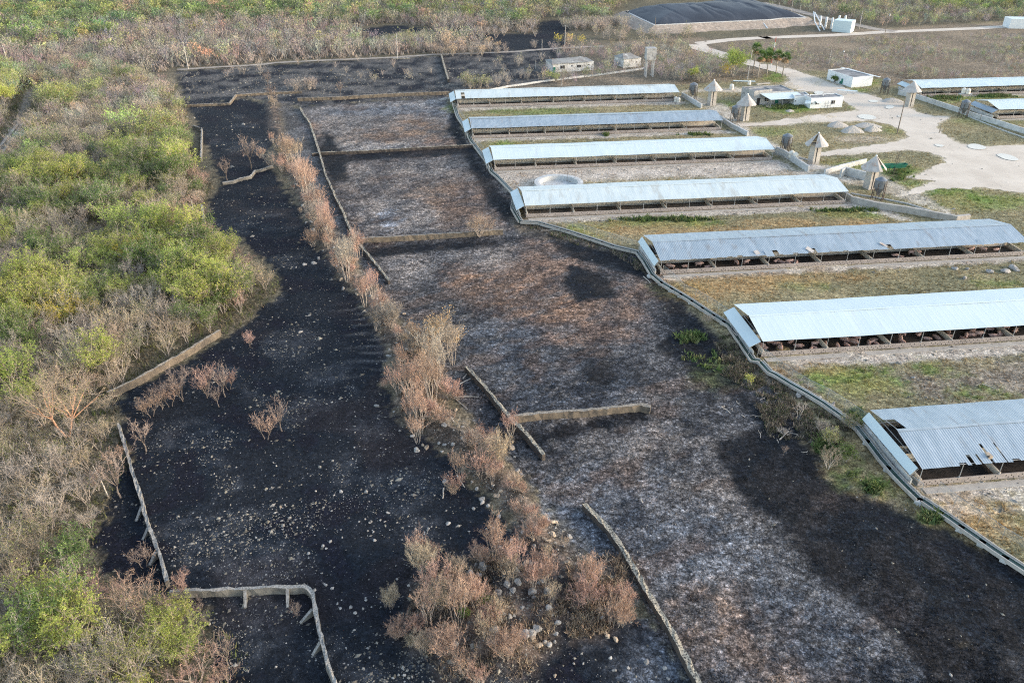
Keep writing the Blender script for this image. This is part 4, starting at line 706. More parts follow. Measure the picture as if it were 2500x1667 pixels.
# ---------------------------------------------------------------- cone-roofed towers, silos, tanks
for s, lb, mis in (('c 1830 950', 'cone roofed concrete tower between the farthest shed and the dark house', -1), ('c 2125 1090', 'rust-streaked cone roofed concrete tower in front of the porch', -1), ('d 470 1475', 'grey cone roofed concrete tower beside the two cream tanks', 5), ('h 975 232', 'cone roofed concrete tower with a broken roof panel beside the loading pen', 10), ('d 1325 962', 'cone roofed concrete tower across the road at the end of the long pale wall', -1)):
    p = zl(s)[0]; p = (p[0], p[1] + 1, 0); t = thing('feed_tower', lb, 'tower', p, ANG + .2)
    mb = MB(); mb.box((0, 0, 2.9), (2.3, 2.3, 5.8), 0, 0, (.92, .92)); obj('shaft', mb.mesh('shaft', MT['concrete']), t)
    mb = MB(); mb.box((-.3, -1.14, 2.9), (.25, .06, 5.4)); obj('ladder_recess', mb.mesh('ladder_recess', MT['dark']), t)
    n = 24; vs = [(0, 0, 8.75)]; fs = []
    for k in range(n): a = 2 * math.pi * k / n; rr = 3.25 * (1 + .05 * math.cos(4 * a) + .02 * (k % 2)); vs.append((rr * math.cos(a), rr * math.sin(a), 5.35 + .08 * (k % 2) + .15 * math.sin(a * 3)))
    for k in range(n): vs.append((vs[1 + k][0] * .28, vs[1 + k][1] * .28, 7.8))
    for k in range(n):
        k2 = (k + 1) % n
        if k in (mis + 8 if mis > 0 else -1, mis + 9 if mis > 0 else -1): continue
        fs += [(0, 1 + n + k, 1 + n + k2), (1 + n + k, 1 + k, 1 + k2, 1 + n + k2)]
    me = bpy.data.meshes.new('cone_roof'); me.from_pydata(vs, [], fs); me.materials.append(MT['cone']); obj('cone_roof', me, t)
    obj('finial', MB().lathe([(.28, 8.55), (.2, 8.8), (0, 8.95)], 8).mesh('finial', MT['white_plastic']), t)
for s, lb in (('c 1660 895', 'grey feed silo on legs at the end of the farthest shed'), ('c 2040 1110', 'grey feed silo on legs beside the rust-streaked tower'), ('d 215 1385', 'grey feed silo on legs behind the two cream tanks'), ('h 1045 335', 'grey feed silo with a ladder beside the broken roofed tower'), ('d 1103 850', 'grey feed silo on legs near the white flat roofed house by the road'), ('d 1810 1060', 'grey feed silo on legs in front of the tanks on a stand')):
    p = zl(s)[0]; t = thing('feed_silo', lb, 'silo', (p[0], p[1] + 1, 0), rng.uniform(0, 1))
    mb = MB(); mb.lathe([(.0, 5.9), (.35, 5.85), (1.4, 5.25), (1.45, 5.2), (1.43, 4.3), (1.45, 4.28), (1.43, 3.3), (1.4, 3.25), (.35, 1.5), (.3, 1.3), (0, 1.3)], 20); obj('hopper', mb.mesh('hopper', MT['silo']), t)
    for k in range(6): a = k * math.pi / 3; obj('leg', MB().tube([(1.5 * math.cos(a), 1.5 * math.sin(a), -.05), (1.47 * math.cos(a), 1.47 * math.sin(a), 4.6)], .10, 5).mesh('leg', MT['dark_steel']), t)
    mb = MB(); [mb.tube([(1.5 * math.cos(k * math.pi / 3), 1.5 * math.sin(k * math.pi / 3), .4), (1.5 * math.cos((k + 1) * math.pi / 3), 1.5 * math.sin((k + 1) * math.pi / 3), 2.2)], .03, 4) for k in range(6)]; obj('brace', mb.mesh('brace', MT['dark_steel']), t)
    mb = MB(); a0 = -1.9
    for q in (-.22, .22): mb.tube([(1.62 * math.cos(a0) + q, 1.62 * math.sin(a0), .2), (1.62 * math.cos(a0) + q, 1.62 * math.sin(a0), 5.6)], .03, 4)
    for z in np.arange(.5, 5.5, .4): mb.box((1.62 * math.cos(a0), 1.62 * math.sin(a0), z), (.44, .04, .04))
    obj('ladder', mb.mesh('ladder', MT['dark_steel']), t)
def wtank(p, z, lb, sc=1.0, mat='tank'):
    t = thing('water_tank', lb, 'water tank', (p[0], p[1], z), 0, None); t.scale = (sc, sc, sc)
    obj('barrel', MB().lathe([(0, 0), (.55, 0), (.58, .1), (.58, .5), (.55, .55), (.58, .6), (.58, 1.1), (.5, 1.3), (.25, 1.42), (0, 1.42)], 16).mesh('barrel', MT[mat], True), t); obj('lid', MB().lathe([(.24, 1.4), (.24, 1.52), (0, 1.55)], 12).mesh('lid', MT[mat]), t)
for s, z, lb, sc in (('c 1505 915', 0, 'left cream water tank at the corner of the farthest shed', 1.2), ('c 1528 920', 0, 'right cream water tank at the corner of the farthest shed', 1.2), ('d 258 1435', .6, 'left cream tank of the pair beside the grey cone roofed tower', 1.4), ('d 292 1452', .6, 'right cream tank of the pair beside the grey cone roofed tower', 1.4), ('c 2005 805', 0, 'single cream tank behind the dark flat roofed house', 1.4), ('d 1788 905', 2.6, 'left white tank on the steel stand before the right hand sheds', 1.3), ('d 1828 910', 2.6, 'right white tank on the steel stand before the right hand sheds', 1.3)):
    wtank(zl(s)[0], z, lb, sc)
p = zl('d 1808 908')[0]; t = thing('tank_stand', 'green steel stand carrying two white tanks', 'stand', p)
obj('platform', MB().box((0, 0, 2.52), (4.4, 1.9, .14)).mesh('platform', MT['steel']), t)
for a in (-2, 2):
    for b in (-.8, .8): obj('leg', MB().tube([(a, b, 0), (a, b, 2.5)], .06, 5).mesh('leg', MT['green_sheet']), t)
p = zl('g 455 205')[0]; t = thing('round_tank', 'round open concrete tank ring behind a pale roofed shed', 'tank', (p[0], p[1], 0))
obj('ring_wall', MB().lathe([(6.4, -.2), (6.4, 1.3), (5.6, 1.35), (5.0, 1.3), (4.9, .1), (0, .1)], 48).mesh('ring_wall', MT['white_concrete']), t)
for k, u in enumerate((530, 600, 655)):
    q = zl(f'g {u} 170')[0]; obj('rebar', MB().tube([(q[0] - p[0], q[1] - p[1], 0), (q[0] - p[0], q[1] - p[1], 3.2)], .05, 4).mesh('rebar', MT['dark_steel']), t)
# ---------------------------------------------------------------- houses
def house(name, A, B, depth, h, wm, rm, label, cat='house', parapet=.35, openings=(), rz=None):
    """A,B: ground ends of the front wall (left, right); depth goes back"""
    a, b = Vector((A[0], A[1], 0)), Vector((B[0], B[1], 0)); d = b - a; L = d.length; t = thing(name, label, cat, (a.x, a.y, 0), math.atan2(d.y, d.x))
    mb = MB(); mb.box((L / 2, depth / 2, h / 2 - .15), (L, depth, h + .3)); obj('wall', mb.mesh('wall', MT[wm]), t)
    mb = MB(); mb.box((L / 2, depth / 2, h + .06), (L - .3, depth - .3, .12)); obj('roof', mb.mesh('roof', MT[rm]), t)
    if parapet:
        mb = MB()
        for c, s_ in (((L / 2, .09, h + parapet / 2), (L + .04, .2, parapet)), ((L / 2, depth - .09, h + parapet / 2), (L + .04, .2, parapet)), ((.09, depth / 2, h + parapet / 2), (.2, depth - .38, parapet)), ((L - .09, depth / 2, h + parapet / 2), (.2, depth - .38, parapet))): mb.box(c, s_)
        obj('parapet', mb.mesh('parapet', MT[wm]), t)
    for kind, x, z, w, hh, mt_ in openings:
        q = obj(kind, MB().box((x, -.02, z + hh / 2), (w, .12, hh)).mesh(kind, MT[mt_]), t)
        if kind == 'window': obj('frame', MB().box((x, -.05, z + hh / 2), (.06, .12, hh)).box((x, -.05, z - .04), (w + .2, .2, .08)).box((x, -.05, z + hh + .04), (w + .1, .16, .08)).mesh('frame', MT['white_wall']), q)
    return t
A, B, C = zl('d 580 715')[0], zl('d 800 788')[0], zl('d 940 757')[0]
t = house('flat_roofed_house', A, B, 9.4, 3.5, 'white_wall', 'flat_roof', 'white flat roofed house with a green door standing alone by the road', openings=(('door', 9.3, 0, 1.0, 2.2, 'green_door'), ('green_drum', 8.3, 0, .7, 1.1, 'green_door'), ('door', 5.2, 0, .7, 2.0, 'dark')))
L0 = math.dist(A[:2], B[:2]); obj('eave_board', MB().box((L0 / 2, 9.2, 3.75), (L0 + 5, .8, .12), .12).mesh('eave_board', MT['white_wall']), t); obj('step', MB().box((8, -.9, .08), (7, 1.6, .2)).mesh('step', MT['concrete']), t)
t = house('flat_roofed_house', zl('d 428 978')[0], zl('d 716 962')[0], 5.2, 3.3, 'white_wall', 'flat_roof', 'white house with a dark flat roof and two tilted window shades', openings=(('window', 2.6, 1.5, 1.4, .9, 'dark'), ('window', 8.7, 1.3, 1.3, 1.2, 'dark'), ('window', .5, 1.7, .5, .4, 'dark')))
obj('window_shade', MB().sheet([(1.7, -.1, 2.6), (3.6, -.1, 2.6), (3.9, -1.0, 2.0), (2.0, -1.0, 2.0)]).mesh('window_shade', MT['roof_bright']), t); obj('window_shade', MB().sheet([(-1.4, 1.1, 2.7), (.0, .2, 2.8), (-.4, -1.0, 2.0), (-2.2, 0, 2.0)]).mesh('window_shade', MT['roof_white']), t)
mb = MB(); [mb.tube([(x, -.35, 0), (x, -.35, 2.6)], .04, 4) for x in (5.6, 6.6, 7.7)]; [mb.tube([(5.6, -.35, z), (7.7, -.35, z)], .04, 4) for z in (.8, 1.7)]; obj('pipe_rack', mb.mesh('pipe_rack', MT['dark_steel']), t); obj('chimney', MB().tube([(.8, 3, 3.3), (.8, 3, 4.6)], .12, 6).mesh('chimney', MT['dark_steel']), t); obj('chimney', MB().tube([(6.2, 3, 3.3), (6.2, 3, 4.0)], .15, 6).mesh('chimney', MT['white_plastic']), t)
house('flat_roofed_house', zl('d 280 955')[0], zl('d 425 955')[0], 6.5, 3.2, 'white_wall', 'flat_roof', 'small white house block joined between porch and shaded windows', openings=(('window', .5, 1.6, .4, .5, 'dark'),))
t = house('porch_house', zl('c 2195 945')[0], zl('d 270 925')[0], 9.5, 4.0, 'grey_wall', 'flat_roof', 'grey stained house with a broad white sheet porch roof', openings=(('door', 2.0, 0, 1.2, 2.4, 'dark'), ('window', 5.2, 1.1, 1.4, 1.3, 'dark'), ('door', 9.2, 0, 1.3, 2.4, 'green_door'), ('window', 11.6, 1.1, 1.2, 1.3, 'dark'), ('door', 15.0, 0, 1.2, 2.3, 'dark')))
obj('porch_roof', MB().sheet([(2.2, -.05, 3.9), (16.4, -.05, 3.9), (18.0, -4.6, 2.7), (4.2, -4.6, 2.7)]).mesh('porch_roof', MT['roof_bright']), t)
for x in (4.6, 9, 13.5, 17.6): obj('porch_post', MB().tube([(x, -4.3, 0), (x, -4.3, 2.7)], .07, 5).mesh('porch_post', MT['steel']), t)
obj('porch_floor', MB().box((10.5, -2.4, .06), (14, 4.4, .2)).mesh('porch_floor', MT['concrete']), t)
house('small_annexe', zl('c 2130 920')[0], zl('c 2195 945')[0], 7.5, 4.6, 'grey_wall', 'flat_roof', 'tall grey block with a cream drum on its roof beside the porch house', openings=())
wtank((zl('c 2160 900')[0][0] + .5, zl('c 2160 900')[0][1] + 4, 0), 4.6, 'cream tank standing on the roof of the porch house', 1.0)
house('ruined_house', zl('c 400 655')[0], zl('c 768 632')[0], 9, 3.6, 'ruin_wall', 'ruin_roof', 'abandoned white stucco house with a stained broken roof and a green door', parapet=0, openings=(('door', .7, 0, 1.2, 2.2, 'green_door'), ('window', 4.4, 1.4, 1.9, 1.3, 'dark'), ('window', 8.6, 2.0, .8, .5, 'dark'), ('window', 11.6, 1.5, 1.8, 1.1, 'dark'), ('window', 15.9, 2.1, .8, .5, 'dark')))
obj('roof_slope', MB().add([(-.4, -.5, 3.55), (16.3, -.5, 3.55), (14.5, 4.5, 5.0), (1, 4.5, 4.6), (-.4, 9.4, 3.55), (16.3, 9.4, 3.55)], [(0, 1, 2, 3), (3, 2, 5, 4), (1, 5, 2), (0, 3, 4)]).mesh('roof_slope', MT['ruin_roof']), bpy.data.objects['ruined_house'])
house('ruined_house', zl('c 1035 612')[0], zl('c 1190 598')[0], 8, 3.6, 'ruin_wall', 'ruin_roof', 'small ruined pale house behind bare trees beside the water tower', parapet=0)
obj('roof_slope', MB().add([(-.4, -.5, 3.6), (7.6, -.5, 3.6), (5.5, 4, 5.2), (1.5, 4, 5.2), (-.4, 8.4, 3.6), (7.6, 8.4, 3.6)], [(0, 1, 2, 3), (3, 2, 5, 4), (1, 5, 2), (0, 3, 4)]).mesh('roof_slope', MT['ruin_roof']), bpy.data.objects['ruined_house.001'])
p = zl('c 1262 690')[0]; t = thing('water_tower', 'concrete water tower with a grey square tank, pale on its sunlit side, above bare trees', 'water tower', p, .1)
for a in (-1.4, 1.4):
    for b in (-1.2, 1.2): obj('leg', MB().box((a, b, 3.4), (.5, .5, 7)).mesh('leg', MT['grey_wall']), t)
obj('tank_box', MB().box((0, 0, 9.0), (3.8, 3.6, 4.2)).mesh('tank_box', MT['grey_wall']), t); obj('tank_lit_side', MB().box((1.93, 0, 9.0), (.06, 3.6, 4.2)).mesh('tank_lit_side', MT['white_concrete']), t); obj('tank_lid', MB().box((0, 0, 11.18), (4.1, 3.9, .2)).mesh('tank_lid', MT['grey_wall']), t)  # paler right-hand plate: low sun on that face is put into its colour
house('tank_house', zl('d 625 285')[0], zl('d 790 300')[0], 8, 5.5, 'roof_bright', 'roof_white', 'pale translucent block beside the white columns at the lagoon end', parapet=0)
for u, v in ((515, 245), (568, 255), (620, 262), (680, 240), (735, 240)):
    p = zl(f'd {u} {v}')[0]; tag(obj('white_column', MB().lathe([(.55, 0), (.55, 5.4), (.45, 5.6), (0, 5.6)], 14).mesh('white_column', MT['white_plastic'], True), None, p), {515: 'leftmost white column at the lagoon end', 568: 'second white column from the lagoon'}.get(u, 'white column rising behind the pale block'), 'column', 'white columns at the lagoon end')
house('storage_block', zl('d 2215 258')[0], zl('d 2400 262')[0], 9, 4.5, 'white_wall', 'roof_white', 'white block at the end of the straight road, cut by the picture edge')
house('long_building', zl('b 2010 42')[0], zl('c 40 40')[0], 10, 4, 'white_wall', 'roof_bright', 'long white building farthest away among trees at the top edge')
# ---------------------------------------------------------------- covered lagoon
RZ = 2.7
RIM = zl('c 1062 108 1180 165 1320 230 1800 205 2352 181 d 180 168 385 162 250 112 0 46 -80 30 c 2150 37 1900 36 1600 62', RZ); cx_, cy_ = np.mean([p[0] for p in RIM]), np.mean([p[1] for p in RIM])
R_ = resample(RIM + [RIM[0]], 6)[:-1]; n = len(R_); vs = []; fs = []
for off, z in ((0, RZ), (2.2, RZ + .1), (9, .3), (12, -.4)):
    for i, p in enumerate(R_):
        d = (R_[(i + 1) % n] - R_[i - 1]).normalized(); vs.append((p.x + d.y * off, p.y - d.x * off, z + rng.uniform(-.45, .45) * (off > 3)))
for r0 in range(3):
    for i in range(n): fs.append((r0 * n + i, (r0 + 1) * n + i, (r0 + 1) * n + (i + 1) % n, r0 * n + (i + 1) % n))
me = bpy.data.meshes.new('embankment'); me.from_pydata(vs, [], fs); me.materials.append(MT['embank']); tag(obj('embankment', me), 'stony earth bank around the covered lagoon', 'embankment', kind='structure')
gx_, gy_ = np.meshgrid(np.linspace(min(p[0] for p in RIM), max(p[0] for p in RIM), 150), np.linspace(min(p[1] for p in RIM), max(p[1] for p in RIM), 110)); xx, yy = gx_.ravel(), gy_.ravel()
dd = sdf(RIM, xx, yy); rid = np.abs(fbm(xx + .35 * yy, yy * .3, 9, 3, 8) - .5) * 2
zz = RZ + 7.0 * (1 - np.exp(-np.maximum(dd, 0) / 12)) * (.7 + .4 * fbm(xx, yy, 30, 3, 5)) * (1 - .12 * np.exp(-rid * 9)) - .3 * (dd < 1)
ii = np.arange(len(xx)).reshape(gx_.shape); q = np.stack([ii[:-1, :-1], ii[:-1, 1:], ii[1:, 1:], ii[1:, :-1]], -1).reshape(-1, 4); q = q[(dd[q] > -.6).all(1)]
t = thing('lagoon_cover', 'bulging black plastic cover over the manure lagoon', 'lagoon cover', (cx_, cy_, 0)); obj('liner', npmesh('liner', np.stack([xx - cx_, yy - cy_, zz], 1), q, MT['black_plastic'], smooth=True), t)
mb = MB(); sweep(mb, [(p.x - cx_, p.y - cy_) for p in R_ + [R_[0], R_[1]]], [(-.1, RZ - .2), (-.1, RZ + .35), (.75, RZ + .35), (.75, RZ - .2)]); obj('edge_strip', mb.mesh('edge_strip', MT['white_concrete']), t)
for ln, lb in (('d 455 165 470 230 520 285', 'white pipe running down the right end of the embankment'), ('d 465 172 560 275', 'second white pipe down the embankment beside the columns'), ('c 2270 205 2290 245 2330 260', 'short white pipe hanging over the front of the embankment')):
    P = zl(ln); P = [(p[0], p[1], 3.4 - 3.2 * i / (len(P) - 1)) for i, p in enumerate(P)]; tag(obj('drain_pipe', MB().tube(P, .3, 8).mesh('drain_pipe', MT['white_plastic'])), lb, 'pipe')
# ---------------------------------------------------------------- poles and posts
def pole(s, top, lb, mat='pole', r=.14, arm=True, h=None, red=False, lamp=False, box=False):
    p = zl(s)[0]; u, v = zl(s)[0][:2]; zn = s.split()[0]; sc_ = scale_at(p[0], p[1]) * .96
    if h is None: h = max(2.0, top / (ZR[zn][2]) / sc_)
    t = thing('utility_pole' if arm else 'post', lb, 'pole', (p[0], p[1], 0), rng.uniform(-.4, .4)); t.rotation_euler[1] = rng.uniform(-.03, .03)
    if red:
        for i in range(6): obj('mast_section', MB().tube([(0, 0, h * i / 6), (0, 0, h * (i + 1) / 6)], r, 6).mesh('mast_section', MT['red_paint' if i % 2 else 'white_plastic']), t)
    else: obj('shaft', MB().tube([(0, 0, -.2), (0, 0, h)], [r * 1.25, r * .8], 8).mesh('shaft', MT[mat]), t)
    if arm: obj('crossarm', MB().box((0, 0, h - .5), (1.8, .14, .16)).mesh('crossarm', MT['wood_pole']), t); obj('insulator', MB().tube([(.8, 0, h - .42), (.8, 0, h - .15)], .06, 5).tube([(-.8, 0, h - .42), (-.8, 0, h - .15)], .06, 5).tube([(0, 0, h - .05), (0, 0, h + .22)], .06, 5).mesh('insulator', MT['white_plastic']), t)
    if lamp: obj('lamp_head', MB().lathe([(0, h - .1), (.35, h), (.3, h + .35), (0, h + .45)], 10).mesh('lamp_head', MT['white_plastic']), t)
    if box: obj('transformer', MB().lathe([(0, h - 2.6), (.4, h - 2.6), (.4, h - 1.5), (0, h - 1.4)], 10, c=(.5, 0, 0)).mesh('transformer', MT['steel']), t)
    return t
pole('a 90 635', 205, 'pale utility pole at the left edge above the wood'); pole('a 1690 622', 222, 'pale utility pole at the left end of the far path'); pole('b 1288 522', 200, 'thin pale pole standing alone halfway along the far path', arm=False, r=.13)
pole('c 508 440', 190, 'pale pole beside the yellow bush on the far path'); pole('c 305 462', 100, 'thin grey post left of the yellow bush', arm=False, r=.1); pole('c 250 620', 75, 'thin white post left of the abandoned house', arm=False, r=.1); pole('c 484 775', 65, 'white post where the thin wall passes behind the farthest shed', arm=False, r=.1)
pole('c 1310 415', 235, 'dark wooden pole rising behind the water tower', 'wood_pole', .12, False); pole('c 1388 228', 40, 'short white post at the near corner of the lagoon cover', arm=False, r=.12); pole('c 1328 235', 55, 'taller white post at the near corner of the lagoon cover', arm=False, r=.14)
pole('d 262 112', 112, 'tall pale pole behind the right tip of the lagoon cover', arm=False, r=.13); pole('d 336 135', 76, 'pale pole at the right tip of the lagoon cover', arm=False, r=.13); pole('d 150 88', 58, 'short pale pole on the far edge of the lagoon cover', arm=False, r=.12); pole('d 870 265', 145, 'bare pale pole right of the white columns', arm=False, r=.14); pole('d 1105 300', 180, 'utility pole with transformer beside the straight road', 'wood_pole', .14, box=True)
pole('d 1213 1203', 310, 'leaning dark wooden pole by the gravel heaps', 'wood_pole', .15, False); pole('c 2148 718', 245, 'pale pole beside the green tree and palms', arm=False, r=.12); pole('d 78 615', 255, 'red and white banded mast among the palms', arm=False, r=.14, red=True)
pole('d 600 575', 115, 'thin white post in the brown scrub left of the lamp', arm=False, r=.08); pole('d 715 565', 90, 'thin post with a white round lamp in the brown scrub', arm=False, r=.07, lamp=True); pole('d 755 570', 95, 'thin grey post right of the lamp in the brown scrub', arm=False, r=.07); pole('d 1880 500', 50, 'leaning white post alone in the brown scrub', arm=False, r=.09); pole('d 2092 670', 60, 'white post behind the bright roofed shed', arm=False, r=.09); pole('d 1590 1195', 65, 'short dark post at the grass corner by the road', 'wood_pole', .12, False); pole('d 1955 1085', 50, 'small dark post in front of the long pale wall', 'wood_pole', .08, False)
pole('a 272 665', 35, 'short white post in the dark gap at the wood edge', arm=False, r=.12)
# ---------------------------------------------------------------- green conveyor gantry, gravel heaps, sheet metal
p = zl('d 1165 1500')[0]; q = zl('d 1150 1565')[0]; t = thing('green_gantry', 'green steel hopper gantry with a dark lattice mast on the grass', 'gantry', (q[0], q[1], 0), ANG)
obj('hopper_trough', MB().add([(-4.2, -.7, 2.9), (4.2, -.7, 2.9), (4.2, .7, 2.9), (-4.2, .7, 2.9), (-3.2, -.35, 1.8), (3.6, -.35, 1.8), (3.6, .35, 1.8), (-3.2, .35, 1.8)], [(0, 1, 5, 4), (1, 2, 6, 5), (2, 3, 7, 6), (3, 0, 4, 7), (4, 5, 6, 7)]).mesh('hopper_trough', MT['green_sheet']), t)
for a, b in ((-.8, -.5), (.6, -.5), (-.8, .5), (.6, .5)): obj('leg', MB().tube([(a, b, 0), (a, b, 2.4)], .07, 5).mesh('leg', MT['dark_steel']), t)
mb = MB(); [mb.tube([(1.2 + a, b, 0), (1.2 + a, b, 6.2)], .05, 4) for a in (-.35, .35) for b in (-.35, .35)]; [mb.tube([(.85, -.35, z), (1.55, -.35, z + .8)], .03, 4) for z in np.arange(.3, 5.6, .8)]; [mb.tube([(1.55, .35, z), (.85, .35, z + .8)], .03, 4) for z in np.arange(.3, 5.6, .8)]; obj('lattice_mast', mb.mesh('lattice_mast', MT['dark_steel']), t)
def heap(s, r, h, lb, mat='gravel_pile'):
    p = zl(s)[0]; n = 26; vs = []; fs = []
    for j in range(7):
        for i in range(n): a = 2 * math.pi * i / n; k = j / 6; rr = r * (1 - k) * (1 + .12 * math.sin(3 * a + r) + rng.uniform(-.05, .05)); vs.append((rr * math.cos(a) * 1.25, rr * math.sin(a), h * (k ** .85) + rng.uniform(-.04, .04) - (.1 if j == 0 else 0)))
    for j in range(6):
        for i in range(n): fs.append((j * n + i, j * n + (i + 1) % n, (j + 1) * n + (i + 1) % n, (j + 1) * n + i))
    me = bpy.data.meshes.new('gravel_heap'); me.from_pydata(vs, [], fs); me.materials.append(MT[mat]); tag(obj('gravel_heap', me, None, p), lb, 'gravel heap')
heap('d 675 1130', 2.9, 1.6, 'left gravel heap of the four on the grass island'); heap('d 805 1180', 3.0, 2.0, 'nearest gravel heap of the four on the grass island'); heap('d 990 1172', 2.3, 1.7, 'right gravel heap next to the green patch'); heap('d 950 1130', 3.6, .9, 'low wide gravel heap behind the other three'); heap('d 1165 910', 3.2, 1.3, 'gravel heap between two puddles on the road'); heap('d 250 1000', 1.3, .7, 'small pale heap on the grass before the white house')
heap('h 460 30', 2.6, .7, 'rubble heap at the foot of the grey cone roofed tower', 'concrete')
p = zl('c 2120 735')[0]; tag(obj('metal_sheet', MB().box((0, 0, .25), (8.5, 1.5, .1), -.12).mesh('metal_sheet', MT['roof_white']), None, p), 'long white metal sheet lying on the ground near the palms', 'sheet')
p = zl('c 2290 760')[0]; tag(obj('concrete_beam', MB().box((0, 0, .3), (6, .5, .5), .35).mesh('concrete_beam', MT['concrete']), None, p), 'concrete beam lying beside the palms', 'beam')
p = zl('d 760 850')[0]; t = thing('trailer_frame', 'white sheet on a thin pipe frame beside the white house', 'frame', p, -.35); obj('sheet_top', MB().box((0, 0, 1.5), (7, 1.6, .08)).mesh('sheet_top', MT['roof_bright']), t)
for a in (-3.2, 0, 3.2): obj('leg', MB().tube([(a, -.7, 0), (a, -.7, 1.5)], .05, 4).mesh('leg', MT['steel']), t)
p = zl('a 245 1190')[0]; mb = MB(); [mb.box((rng.uniform(-2.6, 2.6), rng.uniform(-1.5, 1.5), rng.uniform(.1, .8)), (rng.uniform(.4, 1.4), rng.uniform(.3, .9), rng.uniform(.1, .4)), rng.uniform(0, 3), rng.randrange(3)) for _ in range(40)]; tag(obj('rubbish_heap', mb.mesh('rubbish_heap', [MT['white_plastic'], MT['dark'], MT['silo']]), None, p), 'heap of pale and dark rubbish beside the wheel ruts', 'rubbish')
p = zl('a 1345 600')[0]; mb = MB(); [mb.box((rng.uniform(-2, 2), rng.uniform(-1.2, 1.2), rng.uniform(.1, .6)), (rng.uniform(.4, 1.2), rng.uniform(.3, .9), .2), rng.uniform(0, 3), rng.randrange(3)) for _ in range(16)]; tag(obj('rubbish_heap', mb.mesh('rubbish_heap', [MT['white_plastic'], MT['dark'], MT['silo']]), None, p), 'small grey rubbish heap at the left end of the far path', 'rubbish')
for ln, lb in (('g 1215 1015 1280 1075', 'white stick lying on the char beside the drain'), ('j 1790 632 2020 625', 'bleached branch lying level beside the orange thicket'), ('j 1800 640 1915 740', 'bleached branch slanting below the level one'), ('j 1735 805 1800 870 1870 915', 'curved bleached branch right of the thicket'), ('j 1825 1330 1890 1440', 'pale stick standing in the burnt field by the red scrub'), ('j 1705 1450 1695 1540', 'short bleached stick near the lower mound'), ('j 1875 465 1945 380', 'upper pale stick leaning on the mossy wall'), ('j 1850 515 1980 440', 'lower pale stick leaning on the mossy wall'), ('g 300 605 490 600', 'pale log lying below the raised drain'), ('l 1970 510 2105 555', 'white scrap lying on the grey dirt behind the nearest shed'), ('l 160 1010 240 930', 'branch of the bleached brush on the char'), ('l 180 950 120 890', 'second branch of the bleached brush on the char'), ('o 1130 0 1150 30', 'tiny pale stick on the ash'), ('e 1725 330 1750 505', 'pale dead trunk at the wood edge above the thin wall')):
    P = [Vector((p[0], p[1], hz(p[0], p[1]) + .12)) for p in zl(ln)]; P2 = []
    for a, b in zip(P[:-1], P[1:]): P2 += [a.lerp(b, t_) + Vector((rng.uniform(-.05, .05), rng.uniform(-.05, .05), rng.uniform(0, .1))) for t_ in (0, .33, .66)]
    P2.append(P[-1]); tag(obj('fallen_branch', MB().tube(P2, [.1 - .06 * i / len(P2) for i in range(len(P2))], 5).mesh('fallen_branch', MT['dead_branch'])), lb, 'branch')

for i_ in range(22):
    p = zl(rng.choice(['l 100 700', 'l 250 560', 'l 60 900', 'l 330 1000', 'k 2150 700', 'k 1950 640', 'g 1650 1430', 'l 420 760']))[0]; x, y = p[0] + rng.uniform(-3, 3), p[1] + rng.uniform(-4, 4); a, L = rng.uniform(0, 6.28), rng.uniform(.7, 2.2); P2 = [(x, y, .1)]
    for q in range(4): a += rng.uniform(-.5, .5); P2.append((P2[-1][0] + math.cos(a) * L / 4, P2[-1][1] + math.sin(a) * L / 4, .08 + rng.uniform(0, .35) * q / 3))
    mb = MB().tube(P2, [.05, .045, .035, .03, .02], 4); b = a + rng.choice((-.8, .8)); mb.tube([P2[2], (P2[2][0] + math.cos(b) * L * .3, P2[2][1] + math.sin(b) * L * .3, .3)], [.03, .015], 4)
    tag(obj('fallen_branch', mb.mesh('fallen_branch', MT['dead_branch'])), 'small bleached forked branch lying on the black char near the drain', 'branch', 'small branches on the char near the drain')

